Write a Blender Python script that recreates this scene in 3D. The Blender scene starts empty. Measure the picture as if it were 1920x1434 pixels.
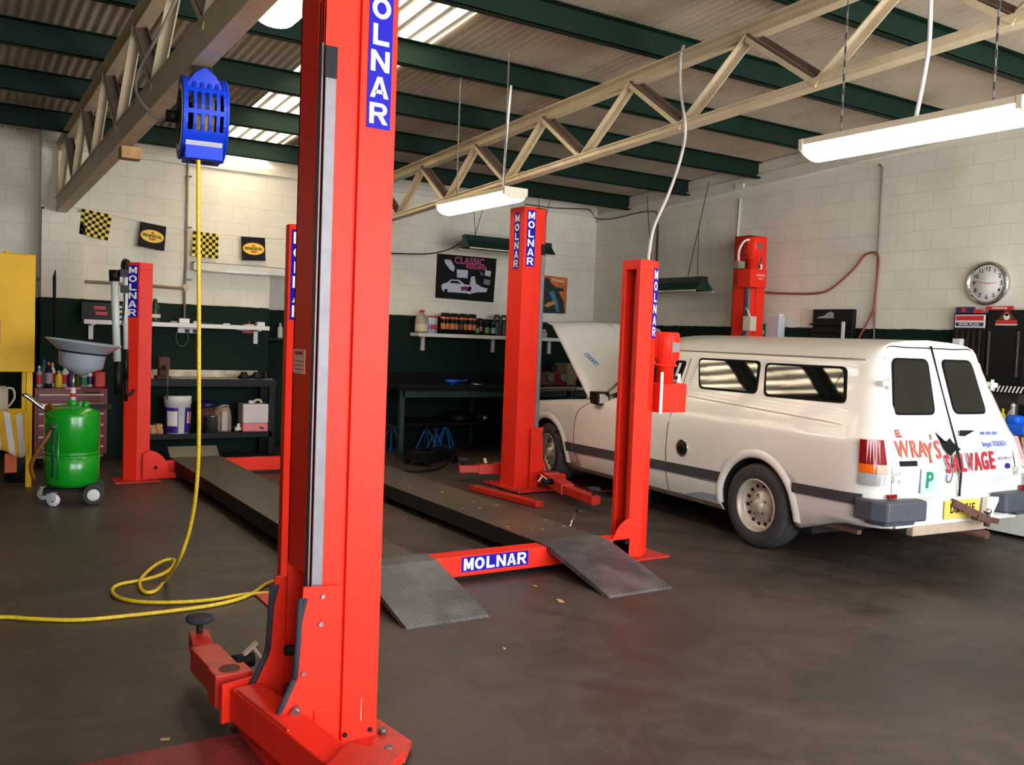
import bpy, bmesh, math, random
from mathutils import Vector, Matrix, Euler
random.seed(7)
SC = bpy.context.scene
COL = SC.collection
PI = math.pi
V = Vector
sin, cos, rad = math.sin, math.cos, math.radians

# ------------------------------------------------------------------ camera
YAW, PIT, ROL, FPX, CAMZ = rad(32.3376), rad(-2.867), rad(2.2016), 1700.0, 1.55
FW = V((sin(YAW)*cos(PIT), cos(YAW)*cos(PIT), sin(PIT)))
_r = V((cos(YAW), -sin(YAW), 0)); _u = _r.cross(FW)
RT = cos(ROL)*_r + sin(ROL)*_u
UP = -sin(ROL)*_r + cos(ROL)*_u
CAM = V((0, 0, CAMZ))
cd = bpy.data.cameras.new('camera'); co = bpy.data.objects.new('camera', cd); COL.objects.link(co)
mw = Matrix((( RT.x, UP.x, -FW.x, CAM.x), (RT.y, UP.y, -FW.y, CAM.y), (RT.z, UP.z, -FW.z, CAM.z), (0,0,0,1)))
co.matrix_world = mw
cd.sensor_fit = 'HORIZONTAL'; cd.sensor_width = 36; cd.lens = 36*FPX/1920; cd.clip_start = .05; cd.clip_end = 200
SC.camera = co

# measuring helpers: where a sight line meets a real surface of the room
def ray(x, y): return FW*FPX + RT*(x-960) - UP*(y-717)
def FL(x, y, z=0.0):
    d = ray(x, y); return CAM + d*((z-CAMZ)/d.z)
def BW(x, y, Y=11.2):
    d = ray(x, y); return CAM + d*(Y/d.y)
def RW(x, y, X=8.52):
    d = ray(x, y); return CAM + d*(X/d.x)

# ------------------------------------------------------------------ colours and materials
def lin(c): 
    c = c/255.0
    return c/12.92 if c <= .04045 else ((c+.055)/1.055)**2.4
def S(r, g, b): return (lin(r), lin(g), lin(b), 1)
MATS = {}
def mat(name, col, rough=.5, metal=0, var=0, vscale=6, bump=0, bscale=40, spec=.5, emit=None, estr=0, coat=0, dirt=None, dscale=2.5, damt=.5):
    if name in MATS: return MATS[name]
    m = bpy.data.materials.new(name); m.use_nodes = True
    nt = m.node_tree; N = nt.nodes; L = nt.links
    b = N['Principled BSDF']
    b.inputs['Base Color'].default_value = col
    b.inputs['Roughness'].default_value = rough
    b.inputs['Metallic'].default_value = metal
    b.inputs['Specular IOR Level'].default_value = spec
    b.inputs['Coat Weight'].default_value = coat
    tc = N.new('ShaderNodeTexCoord')
    last = None
    if var:
        n = N.new('ShaderNodeTexNoise'); n.inputs['Scale'].default_value = vscale; n.inputs['Detail'].default_value = 5
        L.new(tc.outputs['Object'], n.inputs['Vector'])
        r = N.new('ShaderNodeMapRange'); r.inputs['From Min'].default_value = .3; r.inputs['From Max'].default_value = .7
        r.inputs['To Min'].default_value = 1-var; r.inputs['To Max'].default_value = 1+var
        L.new(n.outputs['Fac'], r.inputs['Value'])
        mx = N.new('ShaderNodeVectorMath'); mx.operation = 'SCALE'
        mx.inputs[0].default_value = col[:3]; L.new(r.outputs[0], mx.inputs['Scale'])
        last = mx.outputs[0]
    if dirt:
        n = N.new('ShaderNodeTexNoise'); n.inputs['Scale'].default_value = dscale; n.inputs['Detail'].default_value = 8; n.inputs['Roughness'].default_value = .7
        L.new(tc.outputs['Object'], n.inputs['Vector'])
        r = N.new('ShaderNodeMapRange'); r.inputs['From Min'].default_value = .5; r.inputs['From Max'].default_value = .72
        r.inputs['To Max'].default_value = damt
        L.new(n.outputs['Fac'], r.inputs['Value'])
        mi = N.new('ShaderNodeMix'); mi.data_type = 'RGBA'
        L.new(r.outputs[0], mi.inputs['Factor'])
        if last: L.new(last, mi.inputs['A'])
        else: mi.inputs['A'].default_value = col
        mi.inputs['B'].default_value = dirt
        last = mi.outputs['Result']
    if last: L.new(last, b.inputs['Base Color'])
    if bump:
        n = N.new('ShaderNodeTexNoise'); n.inputs['Scale'].default_value = bscale; n.inputs['Detail'].default_value = 4
        L.new(tc.outputs['Object'], n.inputs['Vector'])
        bp = N.new('ShaderNodeBump'); bp.inputs['Strength'].default_value = bump; bp.inputs['Distance'].default_value = .01
        L.new(n.outputs['Fac'], bp.inputs['Height']); L.new(bp.outputs[0], b.inputs['Normal'])
    if emit:
        b.inputs['Emission Color'].default_value = emit; b.inputs['Emission Strength'].default_value = estr
    MATS[name] = m
    return m

RED   = mat('red_paint', (.80, .028, .012, 1), .42, spec=.18, var=.06, vscale=3, dirt=S(60, 25, 25), dscale=3.2, damt=.10)
REDW  = mat('worn_red_paint', S(196, 40, 26), .42, var=.15, vscale=9, dirt=S(55, 32, 28), dscale=9, damt=.85)
REDP  = mat('red_floor_plate_paint', S(120, 30, 28), .45, var=.2, vscale=8, dirt=S(50, 30, 28), dscale=6, damt=.9)
REDDK = mat('dark_red_enamel', S(110, 14, 22), .35, var=.08)
REDB  = mat('bright_red_plastic', S(200, 30, 28), .4, var=.05)
BLUE  = mat('sign_blue', S(24, 18, 160), .5, spec=.15, var=.03)
WHT   = mat('white_lettering', S(238, 236, 232), .5, var=.02)
BLK   = mat('black_plastic', S(12, 12, 13), .5, spec=.3, var=.1)
BLKM  = mat('black_metal', S(15, 15, 17), .55, spec=.25, var=.15, bump=.1)
RUB   = mat('grey_rubber', S(54, 54, 62), .8, spec=.2, var=.12, vscale=30, bump=.2)
TYRE  = mat('tyre_rubber', S(52, 50, 50), .75, var=.15, vscale=20, bump=.25, bscale=60)
STEEL = mat('steel', S(150, 150, 152), .35, metal=.9, var=.1, vscale=20)
STEELD= mat('dull_steel', S(105, 103, 103), .5, metal=.6, var=.15, vscale=18)
GUIDE = mat('grey_guide_strip', S(120, 118, 122), .5, metal=.3, var=.12, vscale=14)
CHROME= mat('chrome', S(220, 222, 225), .12, metal=1)
CREAM = mat('cream_truss_paint', S(206, 190, 158), .5, var=.08, vscale=5, dirt=S(120, 95, 70), dscale=8, damt=.25)
GREEN = mat('dark_green_paint', S(10, 36, 25), .6, spec=.2, var=.12, vscale=5)
GRNR  = mat('reflector_green', S(24, 50, 42), .4, var=.1)
VAN   = mat('van_white_paint', S(222, 218, 209), .28, var=.02, coat=.3)
VANG  = mat('window_rubber', S(8, 8, 9), .7, spec=.15, var=.05)
GLASS = mat('tinted_glass', S(6, 6, 7), .03, spec=.55, var=.05)
TRIM  = mat('charcoal_trim', S(62, 62, 66), .55, var=.08)
GREYP = mat('grey_primer', S(140, 147, 158), .5, var=.08)
BUMP  = mat('bumper_grey', S(66, 70, 80), .55, var=.12, vscale=12)
DARK  = mat('underbody_black', S(14, 13, 13), .7, var=.2)
TGRN  = mat('green_enamel', S(14, 150, 30), .25, var=.04, coat=.4)
FUNN  = mat('grey_funnel', S(164, 172, 186), .28, var=.05)
YELC  = mat('yellow_enamel', S(236, 184, 0), .4, spec=.2, var=.08, vscale=3)
YELH  = mat('yellow_hose_rubber', S(214, 182, 40), .45, var=.2, vscale=60)
BLUR  = mat('reel_blue_plastic', S(14, 58, 200), .4, spec=.25, var=.05)
BLUP  = mat('bright_blue_plastic', S(24, 96, 214), .35, var=.05)
BLUJ  = mat('jack_stand_blue', S(22, 74, 130), .45, var=.15)
CARD  = mat('cardboard', S(178, 140, 88), .8, var=.12)
WHTP  = mat('white_plastic', S(214, 214, 212), .4, var=.04)
WHTM  = mat('white_enamel', S(222, 222, 212), .45, var=.05)
CREAMP= mat('cream_plastic', S(205, 196, 172), .45, var=.05)
PURP  = mat('purple_label', S(62, 34, 128), .4, var=.06)
PINK  = mat('pink_liquid_plastic', S(220, 120, 122), .35, var=.05)
WOOD  = mat('raw_timber', S(176, 136, 88), .7, var=.2, vscale=14)
BROWN = mat('rusty_brown_metal', S(84, 48, 36), .7, var=.3, vscale=20)
ORG   = mat('orange', S(226, 98, 30), .5, var=.05)
CABLE = mat('grey_cable', S(190, 186, 176), .5, var=.1)
CONDT = mat('conduit_grey', S(128, 120, 110), .5, var=.15)
PIPE  = mat('red_air_line', S(150, 72, 58), .5, var=.2)
YELL  = mat('yellow_print', S(236, 206, 40), .5, var=.04)
BLKP  = mat('black_print', S(11, 10, 10), .6, spec=.2, var=.05)
REDPR = mat('red_print', S(200, 36, 40), .5, var=.05)
BLUPR = mat('blue_print', S(60, 96, 190), .5, var=.08)
PINKPR= mat('pink_print', S(196, 76, 130), .5, var=.1)
SILV  = mat('silver_print', S(186, 190, 205), .45, var=.2, vscale=30)
ORGPR = mat('orange_print', S(196, 104, 44), .5, var=.3, vscale=12)
GRNPR = mat('green_print', S(20, 130, 90), .5, var=.05)
TEALPR= mat('teal_print', S(54, 120, 140), .5, var=.25, vscale=20)
COBR  = mat('coral_paint_lettering', S(226, 86, 62), .5, var=.12, vscale=30)
CRIM  = mat('crimson_paint_lettering', S(176, 26, 38), .5, var=.12, vscale=30)
CLOTHY= mat('yellow_cloth', S(232, 180, 50), .9, var=.1)
CLOTHW= mat('white_cloth', S(222, 218, 224), .9, var=.05)
BAG   = mat('dusty_plastic', S(140, 128, 108), .5, var=.25, vscale=14)
CLEARP= mat('milky_plastic', S(168, 156, 130), .35, var=.08)
TLRED = mat('tail_lens_red', S(120, 16, 22), .15, var=.08, coat=.5)
TLAMB = mat('tail_lens_amber', S(214, 92, 14), .15, var=.08, coat=.5)
TLCLR = mat('tail_lens_clear', S(150, 150, 150), .15, var=.1, coat=.5)
PLATEY= mat('number_plate_yellow', S(214, 190, 84), .5, var=.05)
HUBM  = mat('hubcap_silver', S(186, 176, 160), .42, metal=.25, var=.12, vscale=20)
BENCHT= mat('worn_bench_top', S(170, 160, 142), .5, metal=.3, var=.3, vscale=8)

# ------------------------------------------------------------------ mesh builder
class MB:
    def __init__(s): s.bm = bmesh.new(); s.mats = []
    def mi(s, m):
        if m not in s.mats: s.mats.append(m)
        return s.mats.index(m)
    def faces(s, vs, fs, m, smooth=False):
        i = s.mi(m); bv = [s.bm.verts.new(v) for v in vs]
        for f in fs:
            try:
                fc = s.bm.faces.new([bv[k] for k in f]); fc.material_index = i; fc.smooth = smooth
            except ValueError: pass
        return s
    def box(s, x0, x1, y0, y1, z0, z1, m, M=None):
        vs = [V((x, y, z)) for x in (x0, x1) for y in (y0, y1) for z in (z0, z1)]
        if M is not None: vs = [M @ v for v in vs]
        return s.faces(vs, [(0,1,3,2),(4,6,7,5),(0,4,5,1),(2,3,7,6),(0,2,6,4),(1,5,7,3)], m)
    def cbox(s, c, sz, m, rot=None):
        M = Matrix.Translation(V(c)) @ (rot.to_4x4() if rot is not None else Matrix.Identity(4))
        a, b, d = sz[0]/2, sz[1]/2, sz[2]/2
        return s.box(-a, a, -b, b, -d, d, m, M)
    def beam(s, p, q, w, h, m, up=V((0,0,1))):
        p, q = V(p), V(q); d = q-p; L = d.length; d.normalize()
        x = d.cross(up); 
        if x.length < 1e-5: x = V((1,0,0))
        x.normalize(); z = x.cross(d)
        M = Matrix(((x.x, d.x, z.x, p.x), (x.y, d.y, z.y, p.y), (x.z, d.z, z.z, p.z), (0,0,0,1)))
        return s.box(-w/2, w/2, 0, L, -h/2, h/2, m, M)
    def prism(s, poly, a, b, m, axis='y', smooth=False):
        n = len(poly)
        f = {'y': lambda p, t: V((p[0], t, p[1])), 'x': lambda p, t: V((t, p[0], p[1])), 'z': lambda p, t: V((p[0], p[1], t))}[axis]
        vs = [f(p, a) for p in poly] + [f(p, b) for p in poly]
        i = s.mi(m); bv = [s.bm.verts.new(v) for v in vs]
        fl = [bv[:n][::-1], bv[n:]]
        for k in range(n): fl.append([bv[k], bv[(k+1) % n], bv[n+(k+1) % n], bv[n+k]])
        for q in fl:
            fc = s.bm.faces.new(q); fc.material_index = i; fc.smooth = smooth and len(q) == 4
        return s
    def cyl(s, p, q, r, m, r2=None, seg=20, caps=True):
        p, q = V(p), V(q); d = (q-p).normalized(); r2 = r if r2 is None else r2
        a = d.orthogonal().normalized(); b = d.cross(a)
        i = s.mi(m); A = []; B = []
        for k in range(seg):
            t = 2*PI*k/seg; o = a*cos(t)+b*sin(t)
            A.append(s.bm.verts.new(p+o*r)); B.append(s.bm.verts.new(q+o*r2))
        for k in range(seg):
            fc = s.bm.faces.new([A[k], A[(k+1) % seg], B[(k+1) % seg], B[k]]); fc.material_index = i; fc.smooth = True
        if caps:
            for q_ in (A[::-1], B):
                fc = s.bm.faces.new(q_); fc.material_index = i
        return s
    def lathe(s, prof, c, m, seg=28, axis=V((0,0,1)), sx=1.0, caps=True):
        # prof: list of (r, h) or (r, h, mat)
        c = V(c); ax = V(axis).normalized(); a = ax.orthogonal().normalized(); b = ax.cross(a)
        rings = []
        for p in prof:
            r, h = p[0], p[1]
            rings.append([s.bm.verts.new(c+ax*h+(a*cos(2*PI*k/seg)*sx+b*sin(2*PI*k/seg))*max(r, 1e-4)) for k in range(seg)])
        for j in range(len(prof)-1):
            mm = prof[j+1][2] if len(prof[j+1]) > 2 else m
            i = s.mi(mm)
            for k in range(seg):
                fc = s.bm.faces.new([rings[j][k], rings[j][(k+1) % seg], rings[j+1][(k+1) % seg], rings[j+1][k]])
                fc.material_index = i; fc.smooth = True
        i = s.mi(m)
        for q in ((rings[0][::-1], rings[-1]) if caps else ()):
            fc = s.bm.faces.new(q); fc.material_index = i
        return s
    def tube(s, pts, r, m, seg=10, closed=False, smoothn=0):
        P = [V(p) for p in pts]
        if smoothn: P = spline(P, smoothn)
        n = len(P); i = s.mi(m); rings = []
        up = None
        for k in range(n):
            t = (P[min(k+1, n-1)]-P[max(k-1, 0)]).normalized()
            if up is None: up = t.orthogonal().normalized()
            up = (up - t*up.dot(t))
            if up.length < 1e-6: up = t.orthogonal()
            up.normalize(); w = t.cross(up)
            rr = r[k] if isinstance(r, (list, tuple)) else r
            rings.append([s.bm.verts.new(P[k]+(up*cos(2*PI*j/seg)+w*sin(2*PI*j/seg))*rr) for j in range(seg)])
        for k in range(n-1):
            for j in range(seg):
                fc = s.bm.faces.new([rings[k][j], rings[k][(j+1) % seg], rings[k+1][(j+1) % seg], rings[k+1][j]])
                fc.material_index = i; fc.smooth = True
        for q in (rings[0][::-1], rings[-1]):
            fc = s.bm.faces.new(q); fc.material_index = i
        return s
    def patch(s, outline, surf, off, m, rings=(1, .75, .5, .25), thick=.004, smooth=True):
        # outline of (a,b) pairs; surf(a,b,off) -> point
        ca = sum(p[0] for p in outline)/len(outline); cb = sum(p[1] for p in outline)/len(outline)
        i = s.mi(m); R = []
        sk = [s.bm.verts.new(surf(p[0], p[1], off-thick)) for p in outline]; st = [s.bm.verts.new(surf(p[0], p[1], off)) for p in outline]
        for f in rings:
            R.append([s.bm.verts.new(surf(ca+(p[0]-ca)*f, cb+(p[1]-cb)*f, off)) for p in outline])
        c = s.bm.verts.new(surf(ca, cb, off)); n = len(outline)
        for k in range(n):
            fc = s.bm.faces.new([sk[k], sk[(k+1) % n], st[(k+1) % n], st[k]]); fc.material_index = i
        for j in range(len(R)-1):
            for k in range(n):
                fc = s.bm.faces.new([R[j][k], R[j][(k+1) % n], R[j+1][(k+1) % n], R[j+1][k]]); fc.material_index = i; fc.smooth = smooth
        for k in range(n):
            fc = s.bm.faces.new([R[-1][k], R[-1][(k+1) % n], c]); fc.material_index = i; fc.smooth = smooth
        return s
    def text(s, t, o, right, up, size, m, depth=.002, bold=0, align='CENTER', sx=1.0):
        right = V(right).normalized(); up = V(up).normalized(); nn = right.cross(up)
        me = textmesh(t, bold, align)
        vs = [V(o) + right*(v.co.x*size*sx) + up*(v.co.y*size) + nn*(depth if v.co.z > 0 else 0) for v in me.vertices]
        return s.faces(vs, [tuple(p.vertices) for p in me.polygons], m)
    def build(s, name, parent=None, bevel=0, smooth_angle=None, fix=True, M=None):
        if fix: bmesh.ops.recalc_face_normals(s.bm, faces=s.bm.faces)
        me = bpy.data.meshes.new(name); 
        if M is not None: s.bm.transform(M)
        s.bm.to_mesh(me); s.bm.free()
        for m in s.mats: me.materials.append(m)
        o = bpy.data.objects.new(name, me); COL.objects.link(o)
        if parent is not None: o.parent = parent
        if bevel:
            b = o.modifiers.new('bevel', 'BEVEL'); b.width = bevel; b.segments = 2; b.limit_method = 'ANGLE'; b.angle_limit = rad(40)
        return o

def glyph(w, ch, o, right, up, W, H, m, t=.24, off=.0015):
    right = V(right).normalized(); up = V(up).normalized(); n = right.cross(up); o = V(o)+n*off
    def q(pts): w.faces([o+right*((x-.5)*W)+up*((y-.5)*H) for x, y in pts], [tuple(range(len(pts)))], m)
    s = t*H/W if False else t
    if ch == 'M': q([(0,0),(s,0),(s,1),(0,1)]); q([(1-s,0),(1,0),(1,1),(1-s,1)]); q([(s-.01,1),(s-.01,.62),(.5-.1,0.12),(.5,.12),(.5,.5)]); q([(1-s+.01,1),(.5,.5),(.5,.12),(.6,.12),(1-s+.01,.62)])
    elif ch == 'L': q([(.08,0),(.08+s,0),(.08+s,1),(.08,1)]); q([(.08+s,0),(.95,0),(.95,.22),(.08+s,.22)])
    elif ch == 'N': q([(0,0),(s,0),(s,1),(0,1)]); q([(1-s,0),(1,0),(1,1),(1-s,1)]); q([(s-.01,1),(s-.01,.66),(1-s+.01,0),(1-s+.01,.34)])
    elif ch == 'A': q([(0,0),(s*1.05,0),(.5,.78),(.5,1),(.37,1)]); q([(1,0),(.63,1),(.5,1),(.5,.78),(1-s*1.05,0)]); q([(.25,.2),(.75,.2),(.68,.38),(.32,.38)])
    elif ch in 'OR':
        if ch == 'O':
            for k in range(28):
                a0, a1 = 2*PI*k/28, 2*PI*(k+1)/28
                q([(.5+.5*cos(a0), .5+.5*sin(a0)), (.5+.5*cos(a1), .5+.5*sin(a1)), (.5+(.5-s)*cos(a1), .5+.29*sin(a1)), (.5+(.5-s)*cos(a0), .5+.29*sin(a0))])
        else:
            q([(0,0),(s,0),(s,1),(0,1)]); q([(s,1),(.6,1),(.6,.82),(s,.82)]); q([(s,.57),(.6,.57),(.6,.39),(s,.39)])
            for k in range(10):
                a0, a1 = -PI/2+PI*k/10, -PI/2+PI*(k+1)/10
                q([(.6+.35*cos(a0), .695+.305*sin(a0)), (.6+.35*cos(a1), .695+.305*sin(a1)), (.6+.12*cos(a1), .695+.125*sin(a1)), (.6+.12*cos(a0), .695+.125*sin(a0))])
            q([(.42,.42),(.70,.42),(1,0),(.72,0)])
_tx = {}
def textmesh(t, bold=0, align='CENTER'):
    k = (t, bold, align)
    if k in _tx: return _tx[k]
    c = bpy.data.curves.new('t', 'FONT'); c.body = t; c.size = 1; c.align_x = align; c.align_y = 'CENTER'; c.offset = bold; c.extrude = .01; c.resolution_u = 3
    o = bpy.data.objects.new('t', c); COL.objects.link(o)
    dg = bpy.context.evaluated_depsgraph_get(); dg.update()
    me = bpy.data.meshes.new_from_object(o.evaluated_get(dg))
    COL.objects.unlink(o); bpy.data.objects.remove(o)
    _tx[k] = me
    return me

def spline(P, n):
    P = [V(p) for p in P]; out = []
    for i in range(len(P)-1):
        p0 = P[max(i-1, 0)]; p1 = P[i]; p2 = P[i+1]; p3 = P[min(i+2, len(P)-1)]
        for k in range(n):
            t = k/n
            out.append(.5*((2*p1)+(p2-p0)*t+(2*p0-5*p1+4*p2-p3)*t*t+(3*p1-p0-3*p2+p3)*t**3))
    out.append(P[-1]); return out
def interp(x, tab):
    if x <= tab[0][0]: return tab[0][1]
    for a, b in zip(tab, tab[1:]):
        if x <= b[0]: return a[1]+(b[1]-a[1])*(x-a[0])/(b[0]-a[0])
    return tab[-1][1]
def rrect(a0, a1, b0, b1, r, n=5):
    out = []
    for (ca, cb, t0) in ((a1-r, b1-r, 0), (a0+r, b1-r, 90), (a0+r, b0+r, 180), (a1-r, b0+r, 270)):
        for k in range(n+1):
            t = rad(t0+90*k/n); out.append((ca+r*cos(t), cb+r*sin(t)))
    return out
def rpoly(pts, r, n=5):
    # polygon with rounded corners
    out = []; N = len(pts)
    for i in range(N):
        p = V((*pts[i], 0)); a = (V((*pts[i-1], 0))-p); b = (V((*pts[(i+1) % N], 0))-p)
        ra = min(r, a.length*.45); rb = min(r, b.length*.45)
        s0 = p+a.normalized()*ra; s1 = p+b.normalized()*rb
        for k in range(n+1):
            t = k/n; q = s0*(1-t)**2+p*2*t*(1-t)+s1*t*t; out.append((q.x, q.y))
    return out

def tag(o, label, cat, group=None):
    o['label'] = label; o['category'] = cat
    if group: o['group'] = group
    return o
def struct(o): o['kind'] = 'structure'; return o
def thing(name, label, cat, loc=(0,0,0), rz=0, group=None):
    o = bpy.data.objects.new(name, None); COL.objects.link(o)
    o.location = loc; o.rotation_euler = (0, 0, rz); o.empty_display_size = .1
    return tag(o, label, cat, group)
def dup(root, loc=None, rz=None, label=None, group=None):
    r = root.copy(); COL.objects.link(r)
    if loc is not None: r.location = loc
    if rz is not None: r.rotation_euler = (0, 0, rz)
    if label: r['label'] = label
    if group: r['group'] = group
    for ch in list(root.children):
        c = ch.copy(); COL.objects.link(c); c.parent = r
        for g in list(ch.children):
            d = g.copy(); COL.objects.link(d); d.parent = c
    return r

# ------------------------------------------------------------------ room
XR, YB, YF, XL = 8.52, 11.2, -2.2, -8.6
DX0, DX1 = -1.4, 8.3
def roofz(y): return 3.66+.058*(10.45-y)

def wall_mat(name, axis):
    m = bpy.data.materials.new(name); m.use_nodes = True; nt = m.node_tree; N = nt.nodes; L = nt.links
    b = N['Principled BSDF']; b.inputs['Roughness'].default_value = .75; b.inputs['Specular IOR Level'].default_value = .2
    g = N.new('ShaderNodeNewGeometry'); sp = N.new('ShaderNodeSeparateXYZ'); L.new(g.outputs['Position'], sp.inputs[0])
    cb = N.new('ShaderNodeCombineXYZ'); L.new(sp.outputs[axis], cb.inputs[0]); L.new(sp.outputs[2], cb.inputs[1])
    br = N.new('ShaderNodeTexBrick'); L.new(cb.outputs[0], br.inputs['Vector'])
    br.inputs['Scale'].default_value = 1; br.inputs['Brick Width'].default_value = .4; br.inputs['Row Height'].default_value = .2
    br.inputs['Mortar Size'].default_value = .0035; br.inputs['Mortar Smooth'].default_value = .5; br.offset = .5
    br.inputs['Color1'].default_value = (1,1,1,1); br.inputs['Color2'].default_value = (.98,.98,.98,1); br.inputs['Mortar'].default_value = (.80,.79,.76,1)
    n = N.new('ShaderNodeTexNoise'); n.inputs['Scale'].default_value = 1.6; n.inputs['Detail'].default_value = 8; n.inputs['Roughness'].default_value = .65
    L.new(g.outputs['Position'], n.inputs['Vector'])
    n2 = N.new('ShaderNodeTexNoise'); n2.inputs['Scale'].default_value = 9; n2.inputs['Detail'].default_value = 3; L.new(g.outputs['Position'], n2.inputs['Vector'])
    ad = N.new('ShaderNodeMath'); ad.operation = 'MULTIPLY_ADD'; ad.inputs[1].default_value = .02; L.new(n2.outputs['Fac'], ad.inputs[0]); L.new(sp.outputs[2], ad.inputs[2])
    gt = N.new('ShaderNodeMath'); gt.operation = 'GREATER_THAN'; gt.inputs[1].default_value = 1.80; L.new(ad.outputs[0], gt.inputs[0])
    mx = N.new('ShaderNodeMix'); mx.data_type = 'RGBA'; mx.inputs['A'].default_value = S(10, 33, 23); mx.inputs['B'].default_value = S(228, 223, 208); L.new(gt.outputs[0], mx.inputs['Factor'])
    cr = N.new('ShaderNodeMapRange'); cr.inputs['From Min'].default_value = .3; cr.inputs['From Max'].default_value = .75; cr.inputs['To Min'].default_value = 1.08; cr.inputs['To Max'].default_value = .86
    L.new(n.outputs['Fac'], cr.inputs['Value'])
    m1 = N.new('ShaderNodeMix'); m1.data_type = 'RGBA'; m1.blend_type = 'MULTIPLY'; m1.inputs['Factor'].default_value = 1
    L.new(mx.outputs['Result'], m1.inputs['A']); L.new(br.outputs['Color'], m1.inputs['B'])
    vm = N.new('ShaderNodeVectorMath'); vm.operation = 'SCALE'; L.new(m1.outputs['Result'], vm.inputs[0]); L.new(cr.outputs[0], vm.inputs['Scale'])
    L.new(vm.outputs[0], b.inputs['Base Color'])
    bp = N.new('ShaderNodeBump'); bp.inputs['Strength'].default_value = .3; bp.inputs['Distance'].default_value = .004; bp.invert = True
    L.new(br.outputs['Fac'], bp.inputs['Height'])
    bp2 = N.new('ShaderNodeBump'); bp2.inputs['Strength'].default_value = .25; bp2.inputs['Distance'].default_value = .004
    n3 = N.new('ShaderNodeTexNoise'); n3.inputs['Scale'].default_value = 45; L.new(g.outputs['Position'], n3.inputs['Vector']); L.new(n3.outputs['Fac'], bp2.inputs['Height'])
    L.new(bp.outputs[0], bp2.inputs['Normal']); L.new(bp2.outputs[0], b.inputs['Normal'])
    return m
WBM = wall_mat('painted_block_back', 0); WSM = wall_mat('painted_block_side', 1)

def floor_mat():
    m = bpy.data.materials.new('oil_stained_concrete'); m.use_nodes = True; nt = m.node_tree; N = nt.nodes; L = nt.links
    b = N['Principled BSDF']
    g = N.new('ShaderNodeNewGeometry')
    def noise(s, d, r=.6, dist=0):
        n = N.new('ShaderNodeTexNoise'); n.inputs['Scale'].default_value = s; n.inputs['Detail'].default_value = d; n.inputs['Roughness'].default_value = r; n.inputs['Distortion'].default_value = dist
        L.new(g.outputs['Position'], n.inputs['Vector']); return n
    n1 = noise(.7, 6, .6, .6); n2 = noise(3.5, 8, .7, .3); n3 = noise(26, 4)
    r = N.new('ShaderNodeValToRGB'); e = r.color_ramp.elements
    e[0].position = .32; e[0].color = S(44, 37, 33); e[1].position = .7; e[1].color = S(90, 78, 69)
    k = e.new(.5); k.color = S(66, 56, 50)
    mm = N.new('ShaderNodeMath'); mm.operation = 'MULTIPLY_ADD'; mm.inputs[1].default_value = .55; L.new(n1.outputs['Fac'], mm.inputs[0])
    m2 = N.new('ShaderNodeMath'); m2.operation = 'MULTIPLY'; m2.inputs[1].default_value = .45; L.new(n2.outputs['Fac'], m2.inputs[0]); L.new(m2.outputs[0], mm.inputs[2])
    L.new(mm.outputs[0], r.inputs['Fac'])
    mr = N.new('ShaderNodeMapRange'); mr.inputs['From Min'].default_value = .35; mr.inputs['From Max'].default_value = .7; mr.inputs['To Min'].default_value = .9; mr.inputs['To Max'].default_value = 1.12
    L.new(n3.outputs['Fac'], mr.inputs['Value'])
    vm = N.new('ShaderNodeVectorMath'); vm.operation = 'SCALE'; L.new(r.outputs[0], vm.inputs[0]); L.new(mr.outputs[0], vm.inputs['Scale']); L.new(vm.outputs[0], b.inputs['Base Color'])
    rr = N.new('ShaderNodeMapRange'); rr.inputs['From Min'].default_value = .35; rr.inputs['From Max'].default_value = .65; rr.inputs['To Min'].default_value = .38; rr.inputs['To Max'].default_value = .62
    L.new(n2.outputs['Fac'], rr.inputs['Value']); L.new(rr.outputs[0], b.inputs['Roughness']); b.inputs['Specular IOR Level'].default_value = .35
    bp = N.new('ShaderNodeBump'); bp.inputs['Strength'].default_value = .2; bp.inputs['Distance'].default_value = .005; L.new(n2.outputs['Fac'], bp.inputs['Height']); L.new(bp.outputs[0], b.inputs['Normal'])
    return m
FLM = floor_mat()
w = MB(); w.box(XL-.2, XR+.3, YF-6, 12.2, -.12, 0, FLM); struct(w.build('floor'))

# back wall: two shallow steps back (far left and the alcove behind the hoist posts)
w = MB()
w.box(XL-.2, .93, YB+.25, YB+.5, 0, 3.75, WBM)
w.box(.93, 3.47, YB, YB+.5, 0, 3.75, WBM)
w.box(3.47, 4.75, YB+.75, YB+1.0, 0, 3.75, WBM)
w.box(3.47-.15, 3.47, YB+.5, YB+1.0, 0, 3.75, WBM); w.box(4.75, 4.9, YB+.5, YB+1.0, 0, 3.75, WBM)
w.box(4.75, XR+.3, YB, YB+.5, 0, 3.75, WBM)
w.box(3.47, 4.75, YB, YB+.75, 2.26, 3.75, WBM)
struct(w.build('wall_back'))
w = MB()
w.prism([(YF, 0), (YB, 0), (YB, roofz(YB)), (YF, roofz(YF))], XR, XR+.25, WSM, 'x'); struct(w.build('wall_right'))
w = MB()
w.prism([(YF, 0), (YB+.6, 0), (YB+.6, roofz(YB+.6)), (YF, roofz(YF))], XL-.2, XL, WSM, 'x'); struct(w.build('wall_left'))
w = MB()
w.box(XL-.2, DX0, YF-.2, YF, 0, roofz(YF), WBM); w.box(DX1, XR+.25, YF-.2, YF, 0, roofz(YF), WBM); w.box(DX0, DX1, YF-.2, YF, 3.45, roofz(YF), WBM)
struct(w.build('wall_front'))
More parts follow.
